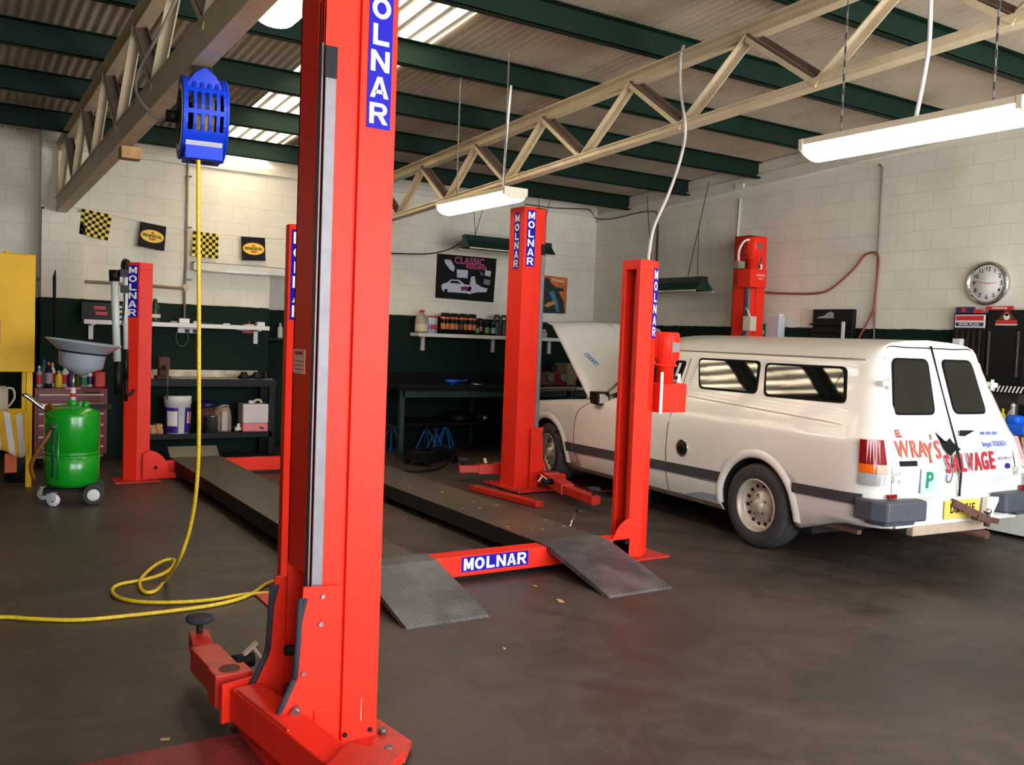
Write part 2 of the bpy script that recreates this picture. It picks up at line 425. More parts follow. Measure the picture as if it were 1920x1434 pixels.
# sloping bond beam on the right wall and plate on the back wall
w = MB()
w.prism([(YB, 3.34), (YB, 3.47), (YF, 3.47+.058*(YB-YF)), (YF, 3.34+.058*(YB-YF))], XR-.03, XR+.01, mat('wall_white', S(212,206,190), .6, var=.05), 'x')
struct(w.build('trim_1'))
w = MB(); w.box(.93, 8.5, YB-.04, YB+.01, 3.42, 3.5, MATS['wall_white']); struct(w.build('trim_2', bevel=.006))
# pier cap that the left truss bears on
w = MB(); w.box(.93, 1.36, YB-.1, YB+.01, 0, 2.74, WBM); 
struct(w.build('trim_3'))

# corrugated roof with a translucent strip
RFM = mat('roof_sheet_underside', S(188, 176, 156), .55, metal=0, var=.1, vscale=1.5, dirt=S(130, 105, 80), dscale=2.2, damt=.5)
def corr(x0, x1, y0, y1, m, name, lift=0, dz=0):
    w = MB(); i = w.mi(m); pitch = .0762; n = int((x1-x0)/pitch*8); ny = max(1, int((y1-y0)/1.5)); rows = []
    for j in range(ny+1):
        y = y0+(y1-y0)*j/ny
        rows.append([w.bm.verts.new((x0+(x1-x0)*k/n, y, roofz(y)+.012+dz+.0115*cos(2*PI*(x0+(x1-x0)*k/n)/pitch))) for k in range(n+1)])
    for j in range(ny):
        for k in range(n):
            f = w.bm.faces.new([rows[j][k], rows[j][k+1], rows[j+1][k+1], rows[j+1][k]]); f.material_index = i; f.smooth = True
    return w.build(name, fix=False)
SK0, SK1, SKA, SKB = 2.62, 3.36, 5.62, 11.15
w0 = corr(XL-.2, SK0, YF-.2, 12.2, RFM, 'ceiling')
w1 = corr(SK1, XR+.3, YF-.2, 12.2, RFM, 'ceiling_b'); w2 = corr(SK0, SK1, YF-.2, SKA, RFM, 'ceiling_c')
bmx = bmesh.new()
for o in (w0, w1, w2): bmx.from_mesh(o.data)
bmx.to_mesh(w0.data); bmx.free()
for o in (w1, w2): bpy.data.objects.remove(o)
struct(w0)
tm = bpy.data.materials.new('translucent_roof_sheet'); tm.use_nodes = True; N = tm.node_tree.nodes; L = tm.node_tree.links
N.remove(N['Principled BSDF']); tr = N.new('ShaderNodeBsdfTranslucent'); tr.inputs[0].default_value = (.85, .74, .55, 1)
nn = N.new('ShaderNodeTexNoise'); nn.inputs['Scale'].default_value = 5; nn.inputs['Detail'].default_value = 5
rp = N.new('ShaderNodeMapRange'); rp.inputs['From Min'].default_value = .35; rp.inputs['From Max'].default_value = .6; rp.inputs['To Min'].default_value = .5; rp.inputs['To Max'].default_value = 1
vs = N.new('ShaderNodeVectorMath'); vs.operation = 'SCALE'; vs.inputs[0].default_value = (.9, .78, .58)
L.new(nn.outputs['Fac'], rp.inputs['Value'])
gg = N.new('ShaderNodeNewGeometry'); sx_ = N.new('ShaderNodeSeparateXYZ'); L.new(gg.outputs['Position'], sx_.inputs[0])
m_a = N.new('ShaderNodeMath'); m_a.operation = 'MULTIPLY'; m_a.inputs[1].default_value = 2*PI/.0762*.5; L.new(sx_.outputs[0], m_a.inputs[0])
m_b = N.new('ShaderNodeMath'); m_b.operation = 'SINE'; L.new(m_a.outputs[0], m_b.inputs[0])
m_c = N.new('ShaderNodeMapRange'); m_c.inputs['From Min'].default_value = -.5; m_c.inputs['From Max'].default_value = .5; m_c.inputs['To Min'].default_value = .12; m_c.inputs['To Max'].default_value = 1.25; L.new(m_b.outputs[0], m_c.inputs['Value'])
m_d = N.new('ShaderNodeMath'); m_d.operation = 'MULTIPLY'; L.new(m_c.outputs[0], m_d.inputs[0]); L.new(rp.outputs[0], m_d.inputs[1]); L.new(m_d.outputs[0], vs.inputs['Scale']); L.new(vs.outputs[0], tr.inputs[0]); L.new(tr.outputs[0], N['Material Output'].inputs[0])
o = corr(SK0, SK1, SKA, SKB, tm, 'window_1'); struct(o)

# purlins
PY = [10.44, 9.205, 7.97, 6.735, 5.5, 4.265, 3.03, 1.795, .56]
ordn = ['nearest the back wall', 'second out from the back wall', 'third out from the back wall', 'fourth out from the back wall', 'fifth out from the back wall', 'sixth out from the back wall', 'seventh out from the back wall', 'eighth out from the back wall', 'ninth out from the back wall']
for k, y in enumerate(PY[:8]):
    w = MB(); zt = roofz(y); zb = zt-.2
    w.box(XL, XR-.005, y-.004, y+.004, zb, zt, GREEN); w.box(XL, XR-.005, y-.07, y, zb, zb+.006, GREEN); w.box(XL, XR-.005, y-.07, y, zt-.006, zt, GREEN)
    w.box(XL, XR-.005, y-.07, y-.064, zb, zb+.02, GREEN)
    tag(w.build('roof_purlin'), 'dark green steel roof purlin, %s' % ordn[k], 'purlin', 'green purlins under the corrugated roof')

# trusses
BRPR = mat('brown_primer_steel', S(98, 80, 68), .6, var=.1)
def truss(name, X, z_at, sl, depth, ch, label, y1, y0, step, ph):
    t = thing(name, label, 'roof truss', (X, YB-.06, 0))
    zb = lambda y: z_at+sl*(YB-y); zt = lambda y: zb(y)+depth
    def ob(w, n): w.build(n, t, M=Matrix.Translation((-X, -(YB-.06), 0)))
    w = MB(); w.beam((X, y1, zb(y1)+ch/2), (X, y0, zb(y0)+ch/2), .1, ch, CREAM); w.beam((X, y1, zb(y1)+ch), (X, y0, zb(y0)+ch), .13, .01, CREAM); ob(w, 'bottom_chord')
    w = MB(); w.beam((X, y1, zt(y1)-.04), (X, y0, zt(y0)-.04), .012, .08, CREAM); w.beam((X, y1, zt(y1)), (X, y0, zt(y0)), .13, .012, CREAM); w.beam((X, y1, zt(y1)-.08), (X, y0, zt(y0)-.08), .09, .01, CREAM); ob(w, 'top_chord')
    y = y1-ph
    w = MB(); w.beam((X, y1-.03, zb(y1)), (X, y1-.03, zt(y1)), .09, .05, CREAM); ob(w, 'end_post')
    while y > y0+step:
        a = V((X, y, zb(y)+ch)); b = V((X, y-step*.5, zt(y-step*.5)-.06)); c = V((X, y-step, zb(y-step)+ch))
        w = MB(); w.beam(a, b, .008, .1, CREAM, up=V((0,0,1))); w.beam(a+V((-.03,0,0)), b+V((-.03,0,0)), .06, .008, CREAM); ob(w, 'web_channel')
        w = MB(); w.beam(b+V((.02,0,0)), c+V((.02,0,0)), .006, .07, BRPR); w.beam(b+V((-.02,0,0)), c+V((-.02,0,0)), .07, .012, BRPR); w.beam(b+V((-.05,0,-.035)), c+V((-.05,0,-.035)), .012, .035, CREAM); ob(w, 'web_angle')
        y -= step
    return t
truss('roof_truss', 4.6, 2.85, .043, .55, .04, 'cream latticed roof truss crossing above the white van', YB-.01, .2, 1.21, .11)
truss('roof_truss', 1.12, 2.715, .024, .74, .15, 'shadowed cream roof truss carrying the blue hose reel', YB-.11, .6, 1.28, .1)
DOOR = 690; APRON = 850; EXPO = 0.45
# ------------------------------------------------------------------ diamond tread materials
def tread(name, c0, c1, rough=.45):
    m = bpy.data.materials.new(name); m.use_nodes = True; nt = m.node_tree; N = nt.nodes; L = nt.links
    b = N['Principled BSDF']; b.inputs['Roughness'].default_value = rough; b.inputs['Metallic'].default_value = .2
    tc = N.new('ShaderNodeNewGeometry'); mp = N.new('ShaderNodeMapping'); mp.inputs['Rotation'].default_value = (0, 0, rad(45)); L.new(tc.outputs['Position'], mp.inputs[0])
    br = N.new('ShaderNodeTexBrick'); br.inputs['Scale'].default_value = 1; br.inputs['Brick Width'].default_value = .05; br.inputs['Row Height'].default_value = .025; br.inputs['Mortar Size'].default_value = .0045; br.inputs['Mortar Smooth'].default_value = .4
    L.new(mp.outputs[0], br.inputs['Vector'])
    n = N.new('ShaderNodeTexNoise'); n.inputs['Scale'].default_value = 5; n.inputs['Detail'].default_value = 6; L.new(tc.outputs['Position'], n.inputs['Vector'])
    mx = N.new('ShaderNodeMix'); mx.data_type = 'RGBA'; mx.inputs['A'].default_value = c0; mx.inputs['B'].default_value = c1
    a = N.new('ShaderNodeMath'); a.operation = 'MULTIPLY_ADD'; a.inputs[1].default_value = .35; L.new(br.outputs['Fac'], a.inputs[0])
    r = N.new('ShaderNodeMapRange'); r.inputs['From Min'].default_value = .4; r.inputs['From Max'].default_value = .65; r.inputs['To Max'].default_value = .6; L.new(n.outputs['Fac'], r.inputs['Value']); L.new(r.outputs[0], a.inputs[2]); L.new(a.outputs[0], mx.inputs['Factor'])
    L.new(mx.outputs['Result'], b.inputs['Base Color'])
    bp = N.new('ShaderNodeBump'); bp.inputs['Strength'].default_value = .9; bp.inputs['Distance'].default_value = .004; L.new(br.outputs['Fac'], bp.inputs['Height']); L.new(bp.outputs[0], b.inputs['Normal'])
    return m
TREAD = tread('dark_tread_plate', S(62, 58, 60), S(112, 106, 106))
TREADR = tread('red_tread_plate', S(110, 34, 34), S(150, 62, 58))
DECKM = mat('greasy_deck_plate', S(70, 62, 54), .45, metal=.1, var=.25, vscale=5, dirt=S(110, 88, 56), dscale=1.6, damt=.5, bump=.15)
DECKS = mat('dark_deck_side', S(26, 22, 22), .6, var=.2)

def decal(parent, o, right, up, w, h, txt='MOLNAR', vertical=True, name='decal', bold=.035, cut=1.0):
    # o = top centre; blue panel with white letters
    o, right, up = V(o), V(right).normalized(), V(up).normalized(); n = right.cross(up)
    q = MB()
    if vertical:
        a = o-right*w/2; q.faces([a+n*.001, a+right*w+n*.001, a+right*w-up*h+n*.001, a-up*h+n*.001, a-n*.001, a+right*w-n*.001, a+right*w-up*h-n*.001, a-up*h-n*.001], [(0,1,2,3),(7,6,5,4),(0,4,5,1),(1,5,6,2),(2,6,7,3),(3,7,4,0)], BLUE)
        L = len(txt); p = h/L*.975
        for k, ch in enumerate(txt):
            glyph(q, ch, o-up*(h*.0125+p*(k+.5)), right, up, w*.78, p*.80, WHT)
    else:
        a = o-right*w/2; q.faces([a+n*.001, a+right*w+n*.001, a+right*w-up*h+n*.001, a-up*h+n*.001, a-n*.001, a+right*w-n*.001, a+right*w-up*h-n*.001, a-up*h-n*.001], [(0,1,2,3),(7,6,5,4),(0,4,5,1),(1,5,6,2),(2,6,7,3),(3,7,4,0)], BLUE)
        p = w*.96/len(txt)
        for k, ch in enumerate(txt): glyph(q, ch, o-right*w*.48+right*(p*(k+.5))-up*h*.5, right, up, p*.88, h*.8, WHT, t=.27)
    return q.build(name, parent, fix=False)

def mir(M, w):   # transform for mirrored builds
    w.bm.transform(M); return w

# ------------------------------------------------------------------ two post hoists
def hoist_column(t, ox, oy, sx, H=2.86, detail=True, decals=()):
    # spine box x -.14..0, channel 0..+.13 towards the open side sx
    def X(x): return ox+sx*x
    def bx(w, x0, x1, y0, y1, z0, z1, m): w.box(min(X(x0), X(x1)), max(X(x0), X(x1)), oy+y0, oy+y1, z0, z1, m)
    w = MB()
    bx(w, -.14, 0, -.135, .135, .02, H, RED)
    bx(w, 0, .135, -.12, -.105, .02, H, RED); bx(w, 0, .135, .105, .12, .02, H, RED)
    bx(w, .125, .135, -.12, -.085, .02, H, RED); bx(w, .125, .135, -.068, .12, .66, H, RED)
    bx(w, .0, .005, -.105, .105, .02, H, REDW)
    bx(w, 0, .135, -.12, .12, H-.012, H, RED)
    col = w.build('column', t, bevel=.003)
    w = MB(); bx(w, .088, .128, -.13, -.12, .62, H-.38, GUIDE); bx(w, .086, .132, -.133, -.12, H-.47, H-.36, BLKM); w.build('guide_strip', col, bevel=.002)
    w = MB(); bx(w, .134, .139, -.12, -.085, .62, H-.35, STEELD); bx(w, .128, .133, -.085, -.068, .3, H-.2, BLK); w.build('slot_edge', col)
    for d in decals: decal(col, *d)
    return col
def carriage(t, ox, oy, sx):
    X = lambda x: ox+sx*x
    P = [(.17,.64),(.025,.63),(.025,.03),(.12,.03),(.125,.155),(.27,.14),(.185,.31)]
    P2 = [(X(a), b) for a, b in P]
    w = MB(); w.prism(P2, oy-.165, oy-.15, RED); w.prism([(X(a), b) for a, b in [(.17,.60),(.025,.60),(.025,.03),(.12,.03),(.27,.12),(.185,.30)]], oy+.15, oy+.165, RED)
    a, b = sorted((X(.06), X(.075))); w.box(a, b, oy-.15, oy+.15, .04, .62, RED)
    a, b = sorted((X(.075), X(.14))); w.box(a, b, oy-.06, oy+.06, .14, .34, REDW)
    c = w.build('carriage', t, bevel=.002)
    # rubber edging split down its length
    for y, zt in ((oy-.158, .60), (oy+.158, .57)):
        w = MB(); w.tube([(X(.178), y, zt), (X(.182), y, .45), (X(.190), y, .315)], .012, RUB, 8)
        w.tube([(X(.192), y, .31), (X(.235), y, .22), (X(.272), y, .145)], [.011, .012, .006], RUB, 8)
        w.tube([(X(.16), y-.006, zt+.0), (X(.18), y-.004, zt-.09)], .008, RUB, 6)
        w.build('rubber_edging', c)
    for (x, z, r) in ((.1, .60, .008), (.105, .50, .009), (.165, .33, .007), (.11, .13, .009)):
        w = MB(); w.cyl((X(x), oy-.165, z), (X(x), oy-.174, z), r, STEEL, seg=8); w.build('bolt', c)
    w = MB(); w.cyl((X(.185), oy-.162, .205), (X(.20), oy-.195, .20), .017, STEEL, seg=8); w.build('pin_head', c)
    w = MB(); w.box(*sorted((X(.05), X(.12))), oy-.172, oy-.165, .03, .19, RED); w.build('cover_plate', c, bevel=.002)
    w = MB(); w.cyl((X(.13), oy-.05, .19), (X(.13), oy+.06, .19), .03, BROWN, seg=12); w.cyl((X(.10), oy-.02, .36), (X(.18), oy-.02, .37), .02, BLKM, seg=8); w.build('pivot_block', c)
    return c
def arm(t, a, b, c, wd=.11, name='lift_arm', zt=.2, pad=True, handle=True):
    # a pivot, b end of outer box, c pad position
    a, b, c = V(a), V(b), V(c)
    w = MB(); w.beam(a, b, wd, .1, REDW); w.cyl(a+V((0,0,.05)), a+V((0,0,.068)), wd*.35, BROWN, seg=16); w.beam(a-(b-a).normalized()*.06, a+(b-a).normalized()*.05, wd*1.25, .125, REDW)
    m = w.build(name, t, bevel=.004)
    w = MB(); d = (c-b).normalized(); w.beam(b-d*.05, c+d*.04, wd*.72, .075, REDW); w.cyl(c-V((0,0,.05)), c+V((0,0,.03)), .03, REDW, seg=14); w.build('arm_extension', m, bevel=.003)
    if pad:
        w = MB(); w.cyl(c+V((0,0,.0)), c+V((0,0,.085)), .014, BLKM, seg=10); w.lathe([(.012,.08),(.05,.085),(.06,.092),(.06,.108),(.045,.112),(0,.112)], c, RUB, 20); w.build('lift_pad', m)
    if handle:
        k = (a+b)/2+V((0,0,.02)); s = (b-a).cross(V((0,0,1))).normalized()*wd*.6
        w = MB(); w.beam(k+s+V((0,0,-.01)), k+s*2.4+V((0,0,.07)), .03, .008, CREAMP); w.beam(k+s*2.2+V((0,0,.05)), k+s*2.7, .012, .012, CREAMP); w.cyl(k+s*.8, k+s*2.2, .03, BLKM, seg=10); w.build('locking_lever', m)
    return m

# the near hoist: one column in view, opening to the left
NX, NY = 1.262, 3.212
t = thing('two_post_hoist', 'big red hoist column close to the camera with swing arm and red tread floor plate', 'vehicle hoist', (NX, NY, 0))
def loc(t, objs=None):
    # shift children into the frame of the thing
    Mi = Matrix.Translation(-t.location) 
    for ch in t.children:
        if ch.data and not ch.get('_s'):
            ch.data.transform(Mi); ch['_s'] = 1
            for g in ch.children: g.data.transform(Mi); g['_s'] = 1
def unflag():
    for o in bpy.data.objects:
        if '_s' in o: del o['_s']
col = hoist_column(t, NX, NY, -1, 2.9, decals=[((NX+.072, NY-.137, 2.853), (1,0,0), (0,0,1), .092, .572)])
w = MB(); w.box(NX-.137, NX-.1355, NY-.02, NY+.105, 1.385, 1.475, mat('faded_sticker', S(236, 190, 165), .6)); w.box(NX-.138, NX-.1368, NY, NY+.085, 1.455, 1.467, REDPR)
for k in range(3): w.box(NX-.138, NX-.1368, NY-.005, NY+.09, 1.4+k*.015, 1.403+k*.015, REDPR)
w.build('warning_sticker', col)
w = MB(); w.box(NX+.075, NX+.0762, NY-.1358, NY-.1352, .10, .19, WHTM)
w.box(NX-.12, NX-.112, NY-.119, NY-.117, 0.1, .101, RED); w.build('scratch_mark', col)
carriage(t, NX, NY, -1)
w = MB(); w.prism([(.97, 2.86), (1.42, 2.86), (1.5, 2.97), (1.47, 3.2), (1.4, 3.5), (.97, 3.5)], 0.012, .032, REDW, 'z'); bp = w.build('base_plate', t, bevel=.002)
for (x, y) in ((1.385, 2.93), (1.43, 3.08), (1.43, 3.36), (1.05, 3.42)):
    w = MB(); w.cyl((x, y, .032), (x, y, .052), .016, STEELD, seg=6); w.build('anchor_bolt', bp)
w = MB()
for x in (1.275, 1.375): w.cyl((x, NY-.135, .06), (x, NY-.143, .06), .009, BLKM, seg=8)
w.build('cap_screw', col)
w = MB(); w.box(-2.1, .98, 2.58, 3.375, 0, .012, TREADR); w.build('floor_cover_plate', t)
w = MB(); w.beam((.99, 3.36, .135), (1.10, 2.52, .135), .12, .125, RED); w.beam((.945, 3.32, .2), (1.0, 2.9, .2), .012, .01, REDW); w.beam((.90, 3.37, .135), (1.05, 3.41, .135), .02, .15, RED); w.build('carriage_beam', t, bevel=.006)
arm(t, (.965, 3.50, .155), (.955, 3.86, .15), (.985, 4.07, .15), .115)
w = MB(); w.beam((1.065, 2.64, .14), (1.2, 2.5, .14), .18, .15, REDW); w.build('lift_arm', t, bevel=.006)
loc(t)

# the hoist the van stands on
MX, MY = 5.065, 7.80
t = thing('two_post_hoist', 'red two-post hoist straddling the white van, second column against the right wall', 'vehicle hoist', (MX, MY, 0))
hoist_column(t, MX, MY, 1, 2.86, decals=[((MX-.055, MY-.137, 2.825), (1,0,0), (0,0,1), .1, .56), ((MX-.1415, MY-.01, 2.8), (0,-1,0), (0,0,1), .1, .56)])
carriage(t, MX, MY, 1)
w = MB(); w.prism([(4.84, 7.45), (5.4, 7.45), (5.4, 8.15), (4.84, 8.15)], .012, .03, REDW, 'z'); bp = w.build('base_plate', t, bevel=.002)
for (x, y) in ((4.88, 7.52), (5.1, 7.5), (5.3, 7.5), (4.88, 8.05)):
    w = MB(); w.cyl((x, y, .03), (x, y, .05), .016, STEELD, seg=6); w.build('anchor_bolt', bp)
w = MB(); w.box(5.4, 8.0, 7.3, 8.03, 0, .012, TREADR); w.build('floor_cover_plate', t)
w = MB(); w.beam((5.25, 8.2, .13), (5.28, 7.35, .13), .12, .13, RED); w.build('carriage_beam', t, bevel=.005)
arm(t, (5.2, 7.42, .15), (5.0, 6.85, .14), (4.98, 6.42, .12), .13)
arm(t, (5.05, 8.15, .15), (4.8, 8.2, .15), (4.66, 8.26, .15), .1)
a = FL(888, 914, .03); b = FL(1012, 946, .03)
w = MB(); w.beam(a, b, .09, .05, REDW); w.build('lift_arm', t, bevel=.004)
# wall side column
QX, QY = 8.23, 7.77
hoist_column(t, QX, QY, -1, 2.86)
w = MB(); w.box(7.9, 8.45, 7.45, 8.1, .012, .03, REDW); w.build('base_plate', t)
def power_unit(t, x, y, z, s=1, name='power_unit', conduit=True):
    w = MB(); w.box(x-.13, x+.13, y-.1, y+.1, z, z+.21, RED); pu = w.build(name, t, bevel=.006)
    w = MB(); w.lathe([(.062, .21), (.062, .33), (.085, .335), (.085, .35), (.06, .355)], (x, y, z), RED, 22); w.build('pump', pu)
    w = MB(); w.lathe([(.075, .35), (.075, .37), (.095, .385), (.095, .57), (.085, .585), (0, .585)], (x, y, z), RED, 26)
    for k in range(10):
        a = 2*PI*k/10; w.cbox((x+.097*cos(a), y+.097*sin(a), z+.47), (.006, .006, .16), RED, Euler((0,0,a)).to_matrix())
    w.box(x-.03, x+.04, y-.1, y-.096, z+.44, z+.51, STEEL); w.build('motor', pu)
    w = MB(); w.cyl((x+.07, y, z+.25), (x+.14, y, z+.25), .015, BLKM); w.cyl((x+.13, y, z+.21), (x+.13, y, z+.28), .02, WHTP); w.beam((x+.1, y, z+.24), (x+.15, y, z+.36), .014, .012, STEEL); w.build('release_lever', pu)
    return pu
pu = power_unit(t, 7.99, QY-.28, 2.23)
w = MB(); w.text('MOLNAR', (8.02, QY-.3825, 2.37), (1,0,0), (0,0,1), .035, WHTM, .001); w.text('HOISTS', (8.02, QY-.3825, 2.33), (1,0,0), (0,0,1), .025, WHTM, .001); w.build('tank_lettering', pu, fix=False)
w = MB(); w.tube([(7.94, QY-.3, 2.78), (7.84, QY-.28, 2.76), (7.79, QY-.25, 2.65), (7.79, QY-.25, 2.5)], .014, WHTP, 8, smoothn=4); w.box(7.74, 7.84, QY-.3, QY-.2, 2.44, 2.52, mat('olive_box', S(120,124,96), .5)); w.build('flex_conduit', pu)
w = MB(); w.box(8.0, 8.1, QY-.28, QY-.16, 1.73, 1.9, CREAMP); w.tube([(8.05, QY-.22, 1.9), (8.03, QY-.2, 1.97), (8.08, QY-.12, 2.0)], .01, WHTP, 8, smoothn=4); w.build('switch_box', t, bevel=.006)
loc(t)

# ------------------------------------------------------------------ four post runway hoist
F = [(1.75, 4.99, 1), (4.27, 5.03, -1), (1.63, 9.45, 1), (4.13, 9.45, -1)]
t = thing('four_post_hoist', 'red four-post drive-on hoist with two dark runways and checker-plate ramps', 'vehicle hoist', (2.97, 7.2, 0))
for k, (x, y, s) in enumerate(F):
    H = 2.13
    out = [(.12,-.10),(.0,-.10),(-.11,-.03),(-.11,.03),(0,.10),(.12,.10)]
    inn = [(.12,.088),(.0,.088),(-.10,.022),(-.10,-.022),(0,-.088),(.12,-.088)]
    rim = [(.12,-.10),(.0,-.10),(-.11,-.03),(-.11,.03),(0,.10),(.12,.10),(.12,.06),(.108,.06),(.108,.088),(.004,.088),(-.098,.024),(-.098,-.024),(.004,-.088),(.108,-.088),(.108,-.06),(.12,-.06)]
    w = MB(); w.prism([(x+s*a, y+b) for a, b in rim], .012, H-.07, RED, 'z')
    w.prism([(x+s*a, y+b) for a, b in out], H-.07, H, RED, 'z'); po = w.build('post', t, bevel=.003)
    w = MB(); w.cyl((x+s*.03, y+.02, .1), (x+s*.03, y+.02, H-.07), .028, mat('faded_red_tube', S(214, 110, 96), .4), seg=12); w.cyl((x+s*.075, y-.03, .1), (x+s*.075, y-.03, H-.07), .006, STEELD, seg=8); w.build('lifting_cable', po)
    a = V((x-s*.0, y-.1, 0)); b = V((x-s*.11, y-.03, 0)); c = (a+b)/2; r = (a-b).normalized() if s > 0 else (b-a).normalized()
    n = r.cross(V((0,0,1)))
    if s > 0 or k == 1: decal(po, c+n*.002+V((0,0,H-.03 if s > 0 else H-.05)), r, (0,0,1), .1, .5)
    w = MB(); w.box(x-.2, x+.22, y-.17, y+.17, 0, .012, REDW); bpl = w.build('foot_plate', t, bevel=.002)
    # quarter round end bracket of the cross beam
    q = [(x+s*.13, .04)]+[(x+s*(.13+.21*cos(a_)), .06+.25*sin(a_)) for a_ in [PI/2*(1-j/8) for j in range(9)]]+[(x+s*.42, .05), (x+s*.42, .03)]
    q = [(x+s*.05, .03), (x+s*.05, .28)]+[(x+s*(.10+.19*cos(a_)), .09+.22*sin(a_)) for a_ in [PI/2*(1-j/8) for j in range(9)]]+[(x+s*.36, .08), (x+s*.36, .03)]
    yy = y-.1 if y < 7 else y-.115
    w = MB(); w.prism(q, yy-.03, yy-.018, RED); w.cyl((x+s*.17, yy-.03, .14), (x+s*.17, yy-.045, .14), .017, BLKM, seg=10); w.build('end_bracket', t, bevel=.002)
for y0, y1 in ((4.9, 5.04), (9.5, 9.62)):
    w = MB(); w.box(1.80, 4.14, y0, y1, .035, .165, RED); cb = w.build('cross_beam', t, bevel=.006)
    if y0 < 6: decal(cb, (3.03, y0-.0015, .158), (1,0,0), (0,0,1), .5, .095, vertical=False, bold=.045)
for x0, x1 in ((2.02, 2.52), (3.43, 3.93)):
    w = MB(); w.box(x0, x1, 5.0, 9.86, .168, .176, DECKM); w.box(x0, x0+.03, 5.03, 9.86, .055, .168, DECKS); w.box(x1-.03, x1, 5.03, 9.86, .055, .168, DECKS); w.box(x0+.03, x1-.03, 5.05, 9.8, .12, .168, DECKS)
    rw = w.build('runway', t, bevel=.002)
    w = MB(); w.prism([(9.72, .176), (9.86, .27), (9.87, .265), (9.74, .176)], x0, x1, DECKM, 'x'); w.build('wheel_stop', rw)
    w = MB(); dx = .06 if x0 < 3 else 0; w.prism([(5.01, .18), (4.86, .172), (4.23, .012), (4.22, .0), (4.28, .0), (5.01, .168)], x0+dx-.005, x1+dx+.0, TREAD, 'x'); w.build('ramp', t)
w = MB()
for k in range(14):
    x = random.uniform(3.46, 3.9); y = random.uniform(5.2, 8.5); w.cbox((x, y, .178), (random.uniform(.01, .04), random.uniform(.005, .015), .003), CARD, Euler((0,0,random.random()*3)).to_matrix())
w.build('leaf_litter', t)
pu = power_unit(t, 4.53, 5.05, 1.045)
w = MB(); w.box(4.385, 4.41, 4.93, 4.935, 1.04, 1.34, WHTP); w.build('control_plate', t)
loc(t)

# ------------------------------------------------------------------ lights
GLOW = mat('lit_diffuser', (1,1,1,1), .5, emit=(1, .97, .9, 1), estr=14)
def lamp(loc_, L, label, along='y', power=0, lit=True, wd=.2, hang=True, top=.35):
    x, y, z = loc_
    t = thing('fluorescent_light', label, 'light fixture', loc_)
    w = MB(); w.box(-wd/2, wd/2, -L/2, L/2, .02, .055, CREAMP); w.prism([(-wd/2-.004, .055), (wd/2+.004, .055), (wd/2+.004, .0), (0.06,-.028), (-.06,-.028), (-wd/2-.004, 0)], -L/2-.03, -L/2, CREAMP); w.prism([(-wd/2-.004, .055), (wd/2+.004, .055), (wd/2+.004, .0), (0.06,-.028), (-.06,-.028), (-wd/2-.004, 0)], L/2, L/2+.03, CREAMP)
    w.build('housing', t, bevel=.004)
    pr = [(wd/2, .02)]+[(wd/2*cos(a), -.055*sin(a)) for a in [PI*k/10 for k in range(11)]]+[(-wd/2, .02)]
    w = MB(); w.prism(pr, -L/2, L/2, GLOW if lit else WHTM, smooth=True); w.build('diffuser', t)
    if hang:
        for s in (-1, 1):
            w = MB(); n = int(top/.035)
            for k in range(n):
                zz = .055+top*k/n; w.cbox((0, s*L*.36, zz+top/n/2), (.012 if k % 2 else .003, .003 if k % 2 else .012, top/n*1.1), STEELD)
            w.build('chain', t)
    if along == 'x': t.rotation_euler = (0, 0, PI/2)
    return t
lamp((3.95, 2.74, 2.6), 1.12, 'long lit fluorescent light hanging over the rear of the white van', top=1.27)
lamp((3.63, 6.33, 2.61), 1.05, 'lit fluorescent light below the truss, just left of the rear red column top', top=1.03)
lamp((1.30, 3.62, 2.99), 1.22, 'glaring lit fluorescent light half hidden behind the nearest red column', top=.83)
w = MB(); w.tube([FL(1745, -40, 3.3), RW(1745, 0, 3.97), RW(1740, 100, 3.96), RW(1715, 232, 3.95)], .011, WHTP, 8, smoothn=5); tag(w.build('hanging_flex'), 'white power cord dropping to the long lit light over the van', 'cable')
w = MB(); w.tube([(3.65, 6.0, 2.67), (3.66, 6.0, 3.0), (3.75, 6.1, 3.5)], .009, WHTP, 8, smoothn=4); tag(w.build('hanging_flex'), 'short cord rising from the lit light beside the truss', 'cable')
w = MB(); w.tube([RW(1282, 85, 4.56), RW(1276, 110, 4.54), RW(1276, 170, 4.53), RW(1285, 237, 4.5), BW(1278, 290, 5.0), BW(1255, 360, 5.0), BW(1225, 430, 5.03), BW(1215, 494, 5.03)], .011, CABLE, 8, smoothn=6); tag(w.build('power_cable'), 'grey cable looping from the cream truss down to the front right hoist post', 'cable')
# ------------------------------------------------------------------ panel van (local: x right, y forward, z up; origin under the rear axle line)
HEAD = rad(3.633)
vd = V((sin(HEAD), cos(HEAD), 0)); vn = V((cos(HEAD), -sin(HEAD), 0))
VO = V((5.30, 4.71, 0)) + vn*.86
van = thing('panel_van', 'white panel van with its bonnet propped open and hand painted rear doors', 'van', VO, -HEAD)
HW = [(.22,.80),(.27,.83),(.40,.86),(.60,.868),(.75,.865),(.88,.85),(.95,.825),(1.0,.79),(1.15,.725),(1.30,.665),(1.44,.61),(1.48,.605),(1.50,.585),(1.55,.55),(1.585,.50),(1.61,.42),(1.63,.25),(1.642,0)]
VR = [(.3,-.97),(.62,-.98),(.72,-.985),(.81,-.965),(.92,-.93),(1.03,-.886),(1.25,-.80),(1.6,-.68),(1.65,-.65)]
def gfun(b): return 1 if b < 1.62 else (0 if b > 2.52 else (2.52-b)/.9)
def zbelt(b): return interp(b, [(2.55,.95),(3.0,.92),(3.6,.86),(4.0,.77)])
